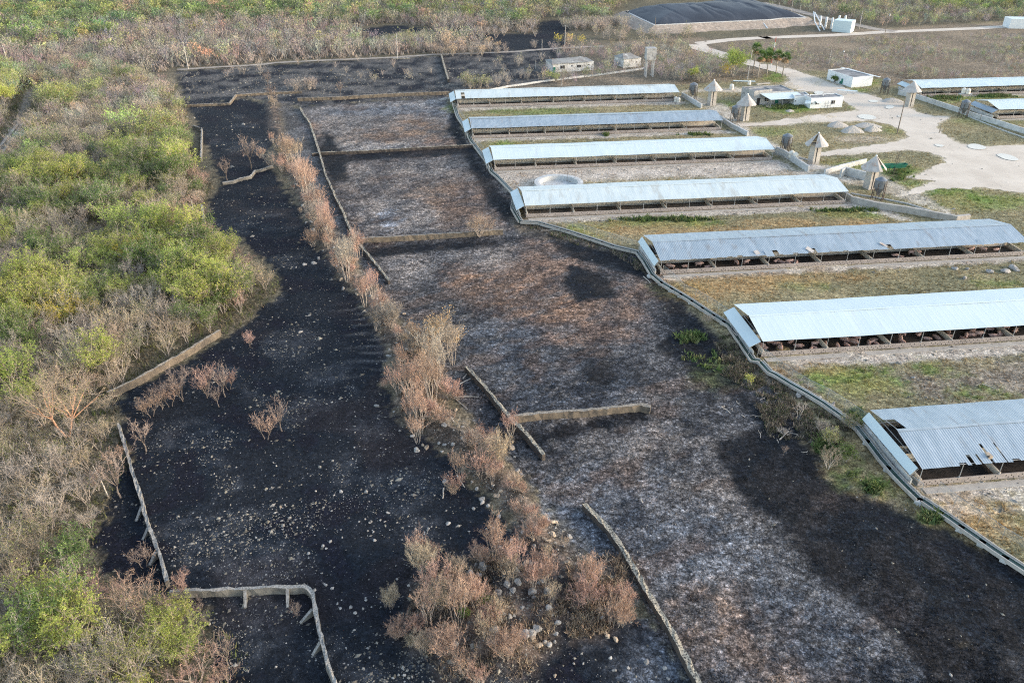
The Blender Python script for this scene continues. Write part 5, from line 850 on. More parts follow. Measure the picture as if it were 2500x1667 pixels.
# ---------------------------------------------------------------- plants
def skel(seed, h, spread, stems=2, n1=5, n2=5, n3=6, fork=.35, up=.5):
    """limb tubes, twig strokes, leaf points of one plant"""
    r = random.Random(seed); limbs = []; twigs = []; tips = []
    def rd(d, a): return (d + Vector((r.gauss(0, a), r.gauss(0, a), r.gauss(0, a) + up * a * .5))).normalized()
    for s in range(stems):
        az = 6.28 * s / stems + r.uniform(-.5, .5); lean = (.12 if stems == 1 else .3) * r.uniform(.6, 1.5) * spread
        d = Vector((math.cos(az) * lean, math.sin(az) * lean, 1)).normalized(); b = Vector((.12 * math.cos(az), .12 * math.sin(az), -.2)) * (stems > 1); L = h * fork * r.uniform(.8, 1.2); R = .02 * h / stems ** .35
        m = b + d * L * .5 + Vector((r.uniform(-.08, .08), r.uniform(-.08, .08), 0)) * h * .3; e = b + d * L; limbs.append(([b, m, e], [R, R * .85, R * .7]))
        k1 = max(2, int(n1 * r.uniform(.8, 1.2)))
        for i in range(k1):
            a1 = 6.28 * i / k1 + r.uniform(-.5, .5); o = spread * r.uniform(.35, 1.0); d1 = (d * .8 + Vector((math.cos(a1) * o, math.sin(a1) * o, r.uniform(.25, .8)))).normalized()
            L1 = h * (1 - fork) * r.uniform(.45, .75); st = b.lerp(e, r.uniform(.75, 1)); m1 = st + d1 * L1 * .5; d1b = rd(d1, .18); e1 = m1 + d1b * L1 * .5; limbs.append(([st, m1, e1], [R * .5, R * .36, R * .2]))
            for j in range(n2):
                t = r.uniform(.3, 1); s2 = st.lerp(m1, t * 2) if t < .5 else m1.lerp(e1, t * 2 - 1); d2 = rd(d1b, .5); d2.z += up * .3; d2.normalize(); L2 = h * .26 * r.uniform(.6, 1.2); e2 = s2 + d2 * L2; twigs.append((s2, e2, max(.05, R * .24)))
                for k in range(n3):
                    s3 = s2.lerp(e2, r.uniform(.25, 1)); d3 = rd(d2, .55); L3 = h * .13 * r.uniform(.5, 1.3); e3 = s3 + d3 * L3; twigs.append((s3, e3, .034)); tips.append(e3); tips.append(s3.lerp(e3, .5))
                    s4 = s3.lerp(e3, r.uniform(.3, .8)); e4 = s4 + rd(d3, .7) * L3 * .7; twigs.append((s4, e4, .03)); tips.append(e4)
                    s4 = s3.lerp(e3, r.uniform(.3, .8)); e4 = s4 + rd(d3, .7) * L3 * .6; twigs.append((s4, e4, .03)); tips.append(e4)
    return limbs, twigs, tips
def crown(name, twigs, tips, nleaf, lsize, tm, lm, seed, tw=1.0):
    r_ = np.random.RandomState(seed); A = np.array([t[0][:] for t in twigs]); B = np.array([t[1][:] for t in twigs]); w = np.array([t[2] for t in twigs])[:, None] * tw
    d = B - A; n = np.cross(d, r_.randn(len(A), 3)); n /= np.linalg.norm(n, axis=1)[:, None] + 1e-9; V = np.stack([A - n * w / 2, A + n * w / 2, B], 1).reshape(-1, 3); mi = np.zeros(len(A), int)
    if nleaf:
        T = np.array([t[:] for t in tips]); c = T[r_.randint(len(T), size=nleaf)] + r_.randn(nleaf, 3) * lsize * .9; s = lsize * (.6 + .8 * r_.rand(nleaf))[:, None]
        a = r_.randn(nleaf, 3); a /= np.linalg.norm(a, axis=1)[:, None]; b = np.cross(a, r_.randn(nleaf, 3)); b /= np.linalg.norm(b, axis=1)[:, None]
        V = np.concatenate([V, np.stack([c - a * s, c + a * s * .6 + b * s * .55, c + a * s * .4 - b * s * .6], 1).reshape(-1, 3)]); mi = np.concatenate([mi, np.ones(nleaf, int)])
    return npmesh(name, V, np.arange(len(V)).reshape(-1, 3), [tm, lm or tm], midx=mi)
def trunk(name, limbs, mat, n=5):
    mb = MB(); [mb.tube(p, rr, n, cap=False) for p, rr in limbs]; return mb.mesh(name, mat, True)
LOOK = {  # look: trunk, twig, leaf, leaves, size, phrase, name, far colour
 'grey': ('bark', 'tw_grey', None, 0, 0, 'leafless grey-brown tree', 'bare_tree', (0.335, 0.305, 0.27)), 'red': ('bark', 'tw_red', None, 0, 0, 'leafless reddish tree', 'bare_tree', (0.385, 0.315, 0.27)),
 'tan': ('bark', 'tw_tan', 'lf_olive', 300, .06, 'almost leafless tan tree', 'bare_tree', (0.39, 0.34, 0.26)), 'olive': ('bark', 'tw_grey', 'lf_olive', 1500, .065, 'thinly leafed olive tree', 'leafy_tree', (0.275, 0.285, 0.145)),
 'lime': ('bark', 'tw_tan', 'lf_lime', 5200, .072, 'lime green leafy tree', 'leafy_tree', (0.31, 0.36, 0.12)), 'green': ('bark', 'tw_grey', 'lf_green', 5200, .075, 'dark green leafy tree', 'leafy_tree', (0.165, 0.225, 0.1)),
 'orange': ('bark', 'tw_red', 'lf_orange', 2600, .07, 'orange leaved tree', 'leafy_tree', (0.48, 0.35, 0.23)), 'yellow': ('bark', 'tw_tan', 'lf_yellow', 4200, .07, 'yellow leaved tree', 'leafy_tree', (0.512, 0.427, 0.0854))}
VAR = {}
for i, (lk, q) in enumerate(LOOK.items()):
    VAR[lk] = []
    for v in range(4 if lk in ('grey', 'tan', 'olive') else 3):
        lb, tw, tp = skel(100 + i * 10 + v, 5.8, .95, (3, 4, 2, 3)[v], (4, 4, 5, 5)[v], 5, 6, (.24, .2, .3, .18)[v])
        VAR[lk].append((trunk('trunk', lb, MT[q[0]]), crown('crown', tw, tp, q[3], q[4], MT[q[1]], MT[q[2]] if q[2] else None, i * 10 + v)))
SMALLT = []
for v in range(4):
    lb, tw, tp = skel(300 + v, 3.6, .85, (1, 2)[v % 2], 7, 5, 4, .34, .9); SMALLT.append((trunk('trunk', lb, MT['burnt_bark']), crown('crown', tw, tp, 0, 0, MT['tw_red' if v == 1 else 'tw_burnt'], None, 300 + v)))
BUSH = {}
for tn, lf, nl in (('tw_red', None, 0), ('tw_tan', None, 0), ('tw_grey', None, 0), ('tw_tan', 'lf_green', 1600), ('tw_tan', 'lf_orange', 500), ('tw_tan', 'lf_lime', 900)):
    BUSH[(tn, lf)] = []
    for v, pr in enumerate(((2.7, .95, 11, 4, 5, 5, .25, 1.15), (3.1, .75, 7, 3, 5, 4, .42, 1.4), (2.3, 1.3, 14, 3, 4, 5, .2, .8), (3.3, .6, 5, 4, 5, 4, .45, 1.3), (2.1, 1.2, 9, 3, 4, 4, .3, .9))):
        lb, tw, tp = skel(400 + v, *pr); BUSH[(tn, lf)].append((trunk('stems', lb, MT['bark'], 4), crown('twigs', tw, tp, nl, .09, MT[tn], MT[lf] if lf else None, 400 + v, .66)))
def plant(name, parts, x, y, sc, label, cat, group=None, rz=None, z=None, sz=None, names=('trunk', 'crown')):
    t = thing(name, label, cat, (x, y, (hz(x, y) if z is None else z) - .05), rng.uniform(0, 6.28) if rz is None else rz, group); t.scale = (sc, sc, (sz or sc))
    for nm, me in zip(names, parts): obj(nm, me, t)
    return t
FLP = zl('F -420 205 0 150 60 165 100 142 230 140 330 175 400 195 425 245 435 300 450 380 490 430 475 470 470 540 560 600 640 640 640 670 560 745 520 765 270 900 275 980 300 1080 250 1150 215 1260 235 1310 290 1360 380 1378 500 1430 560 1500 570 1720 -300 1900 -420 900')
TRACK = zl('a 270 800 200 1080 100 1220 -40 1420 -250 1750'); GAPS = [ell('F 230 535 60 14'), ell('F 90 150 30 14')]
LIME = [ell(s) for s in ('F 400 605 165 75', 'F 380 350 120 60', 'F 430 1480 110 110', 'F 110 440 110 35', 'F 30 925 60 40', 'F 120 1500 120 60', 'F 145 240 35 25', 'F 15 215 40 40', 'F 180 1330 60 40', 'F 90 730 120 60', 'F 470 690 90 40')]
GRN_ = [ell(s) for s in ('F 150 470 150 50', 'F 210 620 120 60', 'F 330 430 120 30', 'F 180 700 120 50', 'F 40 760 80 80', 'F 330 1420 90 50')]
def zone(x, y):
    v = 833.5 + FPX * math.tan(math.atan2(H, y) - PITCH)
    return 'at the near lower left corner' if v > 1400 else 'beside the stepped grey wall' if v > 1010 else 'behind the tall leaning wall' if v > 720 else 'in the middle of the wood' if v > 420 else 'at the far end of the wood'
pts = []; sp_ = 3.75; r_ = np.random.RandomState(5)
gx1, gy1 = np.meshgrid(np.arange(-235, 10, sp_), np.arange(40, 385, sp_)); px = (gx1 + r_.uniform(-1.4, 1.4, gx1.shape)).ravel(); py = (gy1 + r_.uniform(-1.4, 1.4, gy1.shape)).ravel()
dE = sdf(FLP, px, py); k = (dE > .8) & (pdist(TRACK, px, py) > 4.5) & (np.abs(px) < py * .56 + 42)
for gp in GAPS: k &= sdf(gp, px, py) < 0
px, py, dE = px[k], py[k], dE[k]; li = np.max([sdf(e, px, py) for e in LIME], 0); gi = np.max([sdf(e, px, py) for e in GRN_], 0); nz = fbm(px, py, 16, 3, 44); nz2 = r_.rand(len(px)); fork = zl('i 605 965')[0]
FAR = []; cnt = dict(bare_tree=0, leafy_tree=0)
order = np.argsort(px ** 2 + py ** 2)
for i in order:
    x, y, u = px[i], py[i], nz2[i]
    if math.hypot(x - fork[0], y - fork[1]) < 4.5: continue
    if dE[i] < 4.5 and u < .72: lk = 'red' if u < .42 else 'tan'
    elif li[i] > 0 and u < .66: lk = 'lime' if u < .53 else 'yellow' if u < .56 else 'green'
    elif gi[i] > 0 and u < .6: lk = 'green' if u < .35 else 'olive'
    else:
        q = u * .8 + .35 * (nz[i] - .5); lk = 'grey' if q < .24 else 'tan' if q < .46 else 'olive' if q < .64 else 'lime' if q < .69 else 'green' if q < .73 else 'grey' if q < .84 else 'orange' if q < .853 else 'tan'
    q = LOOK[lk]; s = r_.uniform(.8, 1.3) * (1.28 if r_.rand() < .22 else 1) * (1.15 if li[i] > 0 else 1) * (.62 if dE[i] < 2.5 else .8 if dE[i] < 5 else 1) * (1.12 if lk in ('lime', 'green') else 1); infr = abs(x) < y * .56 + 25
    if cnt[q[6]] < 285 and infr:
        cnt[q[6]] += 1; zn = zone(x, y); plant(q[6], rng.choice(VAR[lk]), x, y, s, f'{q[5]} {zn}', 'tree', f'{q[5]}s {zn}', sz=s * r_.uniform(.85, 1.15))
    else: FAR.append((x, y, s, lk, 1))
print('forest', len(px), cnt)
# ---- far woodland: merged masses
def lod(lk, v, nt, nl, tw, ls):
    q = LOOK[lk]; lb, twg, tp = skel(700 + v, 5.8, .95, 3, 4, 4, 3, .2); r1 = np.random.RandomState(v); sel = r1.permutation(len(twg))[:nt]; A = np.array([twg[i][0][:] for i in sel]); B = np.array([twg[i][1][:] for i in sel])
    A2 = np.array([l[0][0][:] for l in lb]); B2 = np.array([l[0][-1][:] for l in lb]); A = np.concatenate([A, A2]); B = np.concatenate([B, B2]); d = B - A; n = np.cross(d, r1.randn(len(A), 3)); n /= np.linalg.norm(n, axis=1)[:, None] + 1e-9
    w = np.concatenate([np.full(len(sel), tw), np.full(len(A2), .14)])[:, None]; V = np.stack([A - n * w / 2, A + n * w / 2, B], 1); c = np.repeat(np.array(LOOK['tan' if lk in ('lime', 'orange', 'yellow') else lk if lk in ('grey', 'red', 'tan') else 'grey'][7])[None], len(A), 0)
    if nl:
        T = np.array([t[:] for t in tp]); p = T[r1.randint(len(T), size=nl)] + r1.randn(nl, 3) * .2; s = ls * (.6 + .8 * r1.rand(nl))[:, None]; a = r1.randn(nl, 3); a /= np.linalg.norm(a, axis=1)[:, None]; b = np.cross(a, r1.randn(nl, 3)); b /= np.linalg.norm(b, axis=1)[:, None]
        V = np.concatenate([V, np.stack([p - a * s, p + a * s * .6 + b * s * .55, p + a * s * .4 - b * s * .6], 1)]); lc = LOOK['olive' if lk == 'tan' else lk][7]; c = np.concatenate([c, np.repeat(np.array(lc)[None], nl, 0) * (.8 + .4 * r1.rand(nl, 1))])
    return V, c
NLF = dict(grey=0, red=0, tan=14, olive=60, lime=120, green=130, orange=70, yellow=90)
LODM = {lk: [lod(lk, v, 420, NLF[lk] * 7, .05, .12) for v in range(3)] for lk in LOOK}; LODF = {lk: [lod(lk, v, 95, NLF[lk] * 2, .13, .27) for v in range(3)] for lk in LOOK}
def merge(name, items, label, seed):
    r1 = np.random.RandomState(seed); Vs = []; Cs = []
    for x, y, s, lk, near in items:
        V, c = (LODM if near else LODF)[lk][r1.randint(3)]; a = r1.rand() * 6.28; ca, sa = math.cos(a) * s, math.sin(a) * s; P = np.empty_like(V); P[..., 0] = V[..., 0] * ca - V[..., 1] * sa + x; P[..., 1] = V[..., 0] * sa + V[..., 1] * ca + y; P[..., 2] = V[..., 2] * s * (.85 + .3 * r1.rand())
        Vs.append(P); Cs.append(c * (.68 + .6 * r1.rand()) * (1 + .08 * r1.randn(3)))
    if not Vs: return
    V = np.concatenate(Vs).reshape(-1, 3); C_ = np.repeat(np.concatenate(Cs), 3, 0); tag(obj(name, npmesh(name, V, np.arange(len(V)).reshape(-1, 3), MT['tint'], dict(tint=np.clip(C_, .01, 1)))), label, 'woodland', kind='stuff'); print(name, len(items), len(V) // 3)
merge('woodland', FAR, 'farther trees of the dense dry wood left of the black field', 3)
def scatter(poly, spc, seed, excl=(), jit=.42):
    r1 = np.random.RandomState(seed); P = np.array([p[:2] for p in poly]); a, b = np.meshgrid(np.arange(P[:, 0].min(), P[:, 0].max(), spc), np.arange(P[:, 1].min(), P[:, 1].max(), spc)); x = (a + r1.uniform(-jit, jit, a.shape) * spc).ravel(); y = (b + r1.uniform(-jit, jit, b.shape) * spc).ravel(); d = sdf(poly, x, y); k = (d > 0) & (np.abs(x) < y * .56 + 38)
    for e in excl: k &= e(x, y)
    return x[k], y[k], d[k], r1
ROADL = zl('d -1200 370 0 342 640 318 1100 290 1900 258 2200 240 2500 215'); ROAD2 = zl('d 0 25 300 95 560 165 800 215 1010 262 1200 285'); PATH = zl('a 1590 628 1900 608 2352 582 b 200 565 700 540 1250 518 1600 492 2000 480 2352 466 c 200 455 500 432 860 418'); CURVE = zl('c 1660 375 1720 430 1880 480 2000 520 2200 575 d 0 590 120 620 260 660')
ex = [lambda x, y: sdf(RIM, x, y) < -11, lambda x, y: pdist(ROADL, x, y) > 6, lambda x, y: pdist(ROAD2, x, y) > 6, lambda x, y: pdist(PATH, x, y) > 4, lambda x, y: pdist(CURVE, x, y) > 7, lambda x, y: sdf(P_ROAD, x, y) < -2]
GF = [ell(s) for s in ('F 170 45 170 26', 'F 520 25 170 22', 'F 60 95 70 16', 'F 2250 12 110 16', 'F 190 85 40 12', 'F 1100 5 60 10')]
FF1 = zl('F -500 135 0 148 60 160 100 145 230 142 330 168 410 164 500 157 620 147 820 137 900 132 1010 127 1110 123 1125 102 1060 88 1000 84 930 96 860 98 800 76 820 62 900 54 985 62 1010 71 1080 76 1226 76 1240 48 1300 40 1440 62 1400 30 1500 -20 1400 -45 -900 -45')
x, y, d, r1 = scatter(FF1, 5.4, 21, ex); gf = np.max([sdf(e, x, y) for e in GF], 0); nz = fbm(x, y, 40, 3, 12); v_ = 833.5 + FPX * np.tan(np.arctan2(H, y) - PITCH); items = []
for i in range(len(x)):
    u = r1.rand(); vv = v_[i] / 1.063
    if gf[i] > -8 and u < .55: lk = 'green' if u < .36 else 'lime'
    elif vv > 62 + 40 * (nz[i] - .5): lk = 'red' if u < .20 else 'tan' if u < .42 else 'grey' if u < .94 else 'olive' if u < .985 else 'orange'
    else: lk = 'olive' if u < .46 else 'grey' if u < .62 else 'tan' if u < .72 else 'green' if u < .88 else 'lime' if u < .95 else 'orange'
    items.append((x[i], y[i], r1.uniform(.85, 1.75), lk, 0))
merge('woodland', items, 'far woodland of bare and green trees along the upper left', 4)
xb, yb, d, r1 = scatter(FF1, 2.4, 26, ex); kb = yb < 480; BR = (xb[kb], yb[kb])
FF2 = zl('F 1400 -45 3000 -45 3000 42 2352 48 2180 56 2010 66 1880 40 1700 2 1500 0'); x, y, d, r1 = scatter(FF2, 5.2, 22, ex); nz = fbm(x, y, 40, 3, 14); gf = np.max([sdf(e, x, y) for e in GF], 0); items = []
for i in range(len(x)):
    u = r1.rand() * .75 + .5 * (nz[i] - .25); lk = 'lime' if gf[i] > -4 and r1.rand() < .4 else 'green' if gf[i] > -10 and r1.rand() < .4 else 'grey' if u < .34 else 'tan' if u < .48 else 'olive' if u < .82 else 'green' if u < .9 else 'grey'
    items.append((x[i], y[i], r1.uniform(.75, 1.3), lk, 0))
merge('woodland', items, 'far olive woodland behind the lagoon at the upper right', 5)
FC = zl('c 400 445 900 425 1500 385 1640 400 1850 480 1980 560 2060 690 1500 745 1450 735 1250 650 800 720 330 775 250 720 330 660 400 530'); HS = [lambda x, y: sdf(zl('c 390 680 790 660 800 520 380 540'), x, y) < -1, lambda x, y: sdf(zl('c 1020 630 1210 620 1210 540 1020 550'), x, y) < -.5, lambda x, y: pdist(zl('c 1262 690 1263 691'), x, y) > 3.5]
x, y, d, r1 = scatter(FC, 3.9, 23, ex + HS); items = []
for i in range(len(x)):
    u = r1.rand()
    if u > .85 and y[i] > 360: continue
    lk = 'grey' if u < .45 else 'tan' if u < .72 else 'red' if u < .86 else 'olive' if u < .96 else 'yellow'; items.append((x[i], y[i], r1.uniform(.55, 1.05), lk, 0))
merge('bare_grove', items, 'leafless brown trees around the ruined houses and the water tower', 6)
for s, n, lk, rr, sc in (('c 790 250', 60, ('tan', 'red', 'grey'), 15, .95), ('c 560 400', 5, ('yellow', 'orange'), 5, .8), ('b 1900 460', 44, ('red', 'grey', 'orange'), 14, .8), ('b 1330 250', 0, ('grey',), 1, 1), ('c 1050 330', 22, ('red', 'tan', 'grey'), 14, .8), ('c 420 730', 2, ('lime',), 2, .6), ('b 1500 430', 12, ('tan', 'grey', 'red'), 16, .6), ('b 1960 250', 26, ('tan', 'grey', 'red'), 16, .9), ('b 850 420', 22, ('grey', 'red'), 12, .8), ('c 1450 330', 14, ('grey', 'tan'), 12, .8), ('b 1990 780', 16, ('olive', 'tan', 'olive'), 6, .72), ('b 2260 760', 5, ('grey',), 4, .8), ('b 430 800', 14, ('grey', 'red'), 4.5, .75), ('c 1700 730', 10, ('tan', 'olive'), 6, .6), ('c 250 600', 9, ('grey', 'red', 'tan'), 16, .75), ('c 130 460', 7, ('grey', 'red'), 14, .7), ('b 2200 560', 6, ('grey', 'tan'), 12, .6), ('b 1050 640', 6, ('grey', 'red'), 14, .55), ('b 1350 690', 5, ('tan', 'grey'), 16, .5), ('b 700 570', 7, ('grey', 'red'), 14, .6), ('a 2200 660', 6, ('red', 'grey'), 9, .7), ('b 2200 330', 10, ('grey', 'red'), 16, .8), ('c 120 700', 8, ('grey', 'tan'), 7, .6)):
    if not n: continue
    p = zl(s)[0]; its = []
    for i in range(n): a = rng.uniform(0, 6.28); q = rr * math.sqrt(rng.random()); its.append((p[0] + q * math.cos(a) * 1.2, p[1] + q * math.sin(a), sc * rng.uniform(.95, 1.5), rng.choice(lk), 1))
    for (xx_, yy_, s_, l_, _) in its: FAR2 = globals().setdefault('FAR2', []); FAR2.append((xx_, yy_, s_, l_, 1))
VARF = {lk: [(VAR[lk][v][0], npmesh('crown', V.reshape(-1, 3), np.arange(V.shape[0] * 3).reshape(-1, 3), MT['tint'], dict(tint=np.repeat(c, 3, 0)))) for v, (V, c) in enumerate(LODF[lk])] for lk in LOOK}
for xx_, yy_, s_, l_, _ in FAR2:
    q = LOOK[l_]; far_ = 'beyond the far path' if yy_ > 330 + 0 else 'among the stones short of the far path'
    plant('grove_tree', rng.choice(VARF[l_]), xx_, yy_, s_, f'{q[5]} {far_}', 'tree', f'{q[5]}s {far_}')
SCR = zl('F 1640 118 1900 98 2352 78 2900 55 2900 165 2352 178 2050 185 1990 165 1900 158 1830 160 1800 150'); x, y, d, r1 = scatter(SCR, 2.6, 24, ex); nz = fbm(x, y, 22, 3, 19); items = [(x[i], y[i], r1.uniform(.22, .42) * (1.7 if nz[i] > .57 else .8 + .6 * (nz[i] > .48)), 'grey' if r1.rand() < .62 else 'tan' if r1.rand() < .6 else 'olive', 0) for i in range(len(x)) if nz[i] > .38]
merge('scrub', items, 'low grey-brown scrub across the field at the upper right', 7)
# ---- undergrowth, grass tufts, weeds
def tufts(name, x, y, z, hgt, wid, col, label, nb, seed, thin=1.0, lo=.75, hi=.5):
    r1 = np.random.RandomState(seed); n = len(x); X = np.repeat(x, nb) + r1.randn(n * nb) * wid; Y = np.repeat(y, nb) + r1.randn(n * nb) * wid; Zz = np.repeat(z, nb); h = np.repeat(hgt, nb) * (.5 + r1.rand(n * nb)); a = r1.rand(n * nb) * 6.28; w = h * (.16 + .2 * r1.rand(n * nb)) * thin; l1, l2 = r1.randn(n * nb) * h * .45, r1.randn(n * nb) * h * .45
    V = np.stack([np.stack([X - np.cos(a) * w, Y - np.sin(a) * w, Zz - .02], 1), np.stack([X + np.cos(a) * w, Y + np.sin(a) * w, Zz - .02], 1), np.stack([X + l1, Y + l2, Zz + h], 1)], 1).reshape(-1, 3)
    C_ = np.repeat(np.repeat(col, nb, 0) * (lo + hi * r1.rand(n * nb, 1)), 3, 0); tag(obj(name, npmesh(name, V, np.arange(len(V)).reshape(-1, 3), MT['tint'], dict(tint=np.clip(C_, .01, 1)))), label, name.replace('_', ' '), kind='stuff'); print(name, n * nb)
x, y, d, r1 = scatter(FLP, 1.05, 31, [lambda x, y: pdist(TRACK, x, y) > 1.6]); nz = fbm(x, y, 7, 3, 51)[:, None]; u = r1.rand(len(x), 1)
col = np.where(u < .35, (.21, .22, .09), np.where(u < .8, (.31, .26, .18), (.17, .215, .07))) * (.28 + .55 * nz); tufts('undergrowth', x, y, height(x, y), .25 + .6 * r1.rand(len(x)), .35, col, 'brushy undergrowth between the trees of the wood', 8, 32, .4)  # brush tones lowered: shade in the gaps between crowns is put into the colour
x, y = BR; u = np.random.RandomState(3).rand(len(x), 1); tufts('brush', x, y, height(x, y), .9 + 1.2 * u[:, 0], .7, np.where(u < .5, (.25, .22, .19), (.29, .245, .205)), 'low dry brush under the far leafless woodland', 5, 36)
r1 = np.random.RandomState(33); n = 150000; y = 55 + 290 * r1.rand(n) ** 1.35; x = -30 + (y * .56 + 62) * r1.rand(n); YP = PAINT[0][0]; k = sdf(YP, x, y) > .3; x, y = x[k], y[k]; k = (sdf(P_ROAD, x, y) < -.5)
for q in SHEDS: k &= sdf([sp(q, -2.2, -1.2), sp(q, 81, -1.2), sp(q, 81, 13.6), sp(q, -2.2, 13.6)], x, y) < 0
x, y = x[k], y[k]; c, s, m = ground(x, y); k = (s < .25) & (c.max(1) < .34) & (r1.rand(len(x)) < .2 + .9 * fbm(x, y, 4, 3, 61)); x, y, c = x[k], y[k], c[k]; print('grass pts', len(x))
gr = (c[:, 1] / c[:, 0])[:, None]; tufts('grass', x, y, np.zeros(len(x)), (.12 + .22 * r1.rand(len(x))) * np.where(gr[:, 0] > 1, 1.3, 1), .12, c * np.where(gr > 1, (1.05, 1.15, 1.0), (1.15, 1.05, .95)), 'dry tan grass with green patches between the sheds', 3, 34)
def stubble(name, poly, n, seed, hmin, hmax, lo, hi, label, ymax, keep):
    r1 = np.random.RandomState(seed); y = 52 + (ymax - 52) * r1.rand(n) ** 1.6; x = (r1.rand(n) - .5) * 2 * (y * .56 + 26); k = sdf(poly, x, y) > .2; x, y = x[k], y[k]; k = r1.rand(len(x)) < .15 + keep * ss(.42, .62, fbm(x, y, 2.4, 3, seed)); x, y = x[k], y[k]; c, s, m = ground(x, y)
    tufts(name, x, y, height(x, y), hmin + (hmax - hmin) * r1.rand(len(x)), .14, c, label, 2, seed + 1, 1.4, lo, hi)
stubble('burnt_stubble', P_ASH, 170000, 61, .06, .2, .35, 1.75, 'burnt grass stubble and ash crumbs on the ash fields', 330, .85)
stubble('char_stubble', P_WEST, 130000, 63, .05, .16, .5, 2.6, 'charred stubble on the black strip', 300, .6)
def litter(name, polys, n, seed, cols, label, hmin=.15, hmax=.55):
    r1 = np.random.RandomState(seed); X, Y = [], []
    for P in polys:
        A = np.array([p[:2] for p in P]); m = n // len(polys); x = r1.uniform(A[:, 0].min(), A[:, 0].max(), m); y = r1.uniform(A[:, 1].min(), A[:, 1].max(), m); k = (sdf(P, x, y) + 2 * (fbm(x, y, 2, 3, seed) - .5) > 0) & (r1.rand(m) < ss(.36, .6, fbm(x, y, 1.6, 3, seed + 2))); X.append(x[k]); Y.append(y[k])
    x, y = np.concatenate(X), np.concatenate(Y); u = r1.randint(len(cols), size=len(x)); tufts(name, x, y, height(x, y), hmin + (hmax - hmin) * r1.rand(len(x)), .16, np.array(cols)[u], label, 5, seed + 3, .45, .55, .8)
RB = [(a[0] + 1.8, a[1]) for a in RIDGE] + [(a[0] - 1.8, a[1]) for a in RIDGE[::-1]]
litter('dry_litter', [RB, MOUND, MOUND2, MOUND3], 26000, 71, [(.33, .26, .19), (.27, .2, .15), (.37, .3, .21), (.14, .115, .095)], 'dry grass and dead twigs over the rubble ridge')
litter('verge_litter', [zl('l -20 430 200 480 420 640 640 800 800 960 700 1050 480 1000 250 1010 60 960 -60 700'), zl('k 1850 120 2010 60 2200 320 2352 440 2330 560 2150 560 1950 430'), zl('g 120 540 560 640 960 770 1160 830 1300 1040 1420 1130 1330 1130 1200 960 900 790 500 690')], 30000, 75, [(.12, .1, .085), (.2, .165, .125), (.3, .25, .19), (.09, .085, .06), (.1, .125, .05)], 'tangle of burnt twigs and dry weeds along the drain')
wx, wy, wc = [], [], []
for s, n in (('g 1400 500 700 26', 120), ('h 700 420 520 24', 70), ('d 240 965 250 30', 200), ('l 560 1060 110 150', 90), ('l 1000 1440 80 60', 60), ('d 2100 865 300 22', 160), ('d 1650 880 240 40', 90), ('c 880 1218 25 14', 20), ('c 1700 1210 220 14', 60), ('h 1250 100 160 110', 40), ('k 1750 280 330 220', 16), ('p 1450 160 110 50', 50), ('e 300 560 1 1', 1), ('k 1640 90 200 70', 60), ('l 850 800 60 90', 60)):
    P = ell(s); A_ = np.array([p[:2] for p in P]); 
    for _ in range(n): w = np.random.RandomState(len(wx)).dirichlet(np.ones(len(A_)) * .35); q = w @ A_; wx.append(q[0]); wy.append(q[1]); wc.append(rng.choice([(.09, .14, .05), (.115, .165, .05), (.15, .165, .07)]))
wx, wy, wc = map(np.array, (wx, wy, wc)); tufts('weeds', wx, wy, np.zeros(len(wx)), .3 + .5 * nr.rand(len(wx)), .3, wc, 'green weeds growing along the shed kerbs and the drain', 14, 35)
# ---- shrubs on the rubble ridge and lone trees on the char
SHR = '''b 250 1535 200 150 1500 170 400 1530 190 330 1450 160 60 1420 140 180 970 130
f 330 60 210 420 190 230 260 30 150 480 330 250 600 400 230 540 300 160 570 590 220 620 640 180 670 700 240 690 740 200 840 1080 300 780 1000 200 950 860 190 1070 1245 210 1240 1500 260 1180 1420 180
j 1650 300 330 1780 330 260 1560 380 260 1450 560 300 1650 560 380 1400 700 300 1600 760 360 1500 960 300 1750 640 260 1300 620 260 1640 900 220 2050 1360 420 2200 1250 280 2300 980 220 2290 1500 200 1960 1100 230 2130 1080 240 1780 1490 140
o 200 375 220 650 920 340 700 760 260 910 1080 420 1000 900 220 300 760 300 370 950 180 60 130 130 230 180 160 60 700 300
n 1450 650 330 1400 520 260 1700 640 240 1950 620 200 1560 850 330 1250 1170 260 1180 920 200 1500 1130 300 1750 1150 340 2050 560 260 2150 620 260 2200 800 280 1900 1000 280 1650 1400 380 2000 1300 340 2150 1450 320 1800 1530 320 1450 1350 220 1600 1020 260 2030 1150 240 1850 880 200'''
zone_ = None; buf = []; SHC = 0
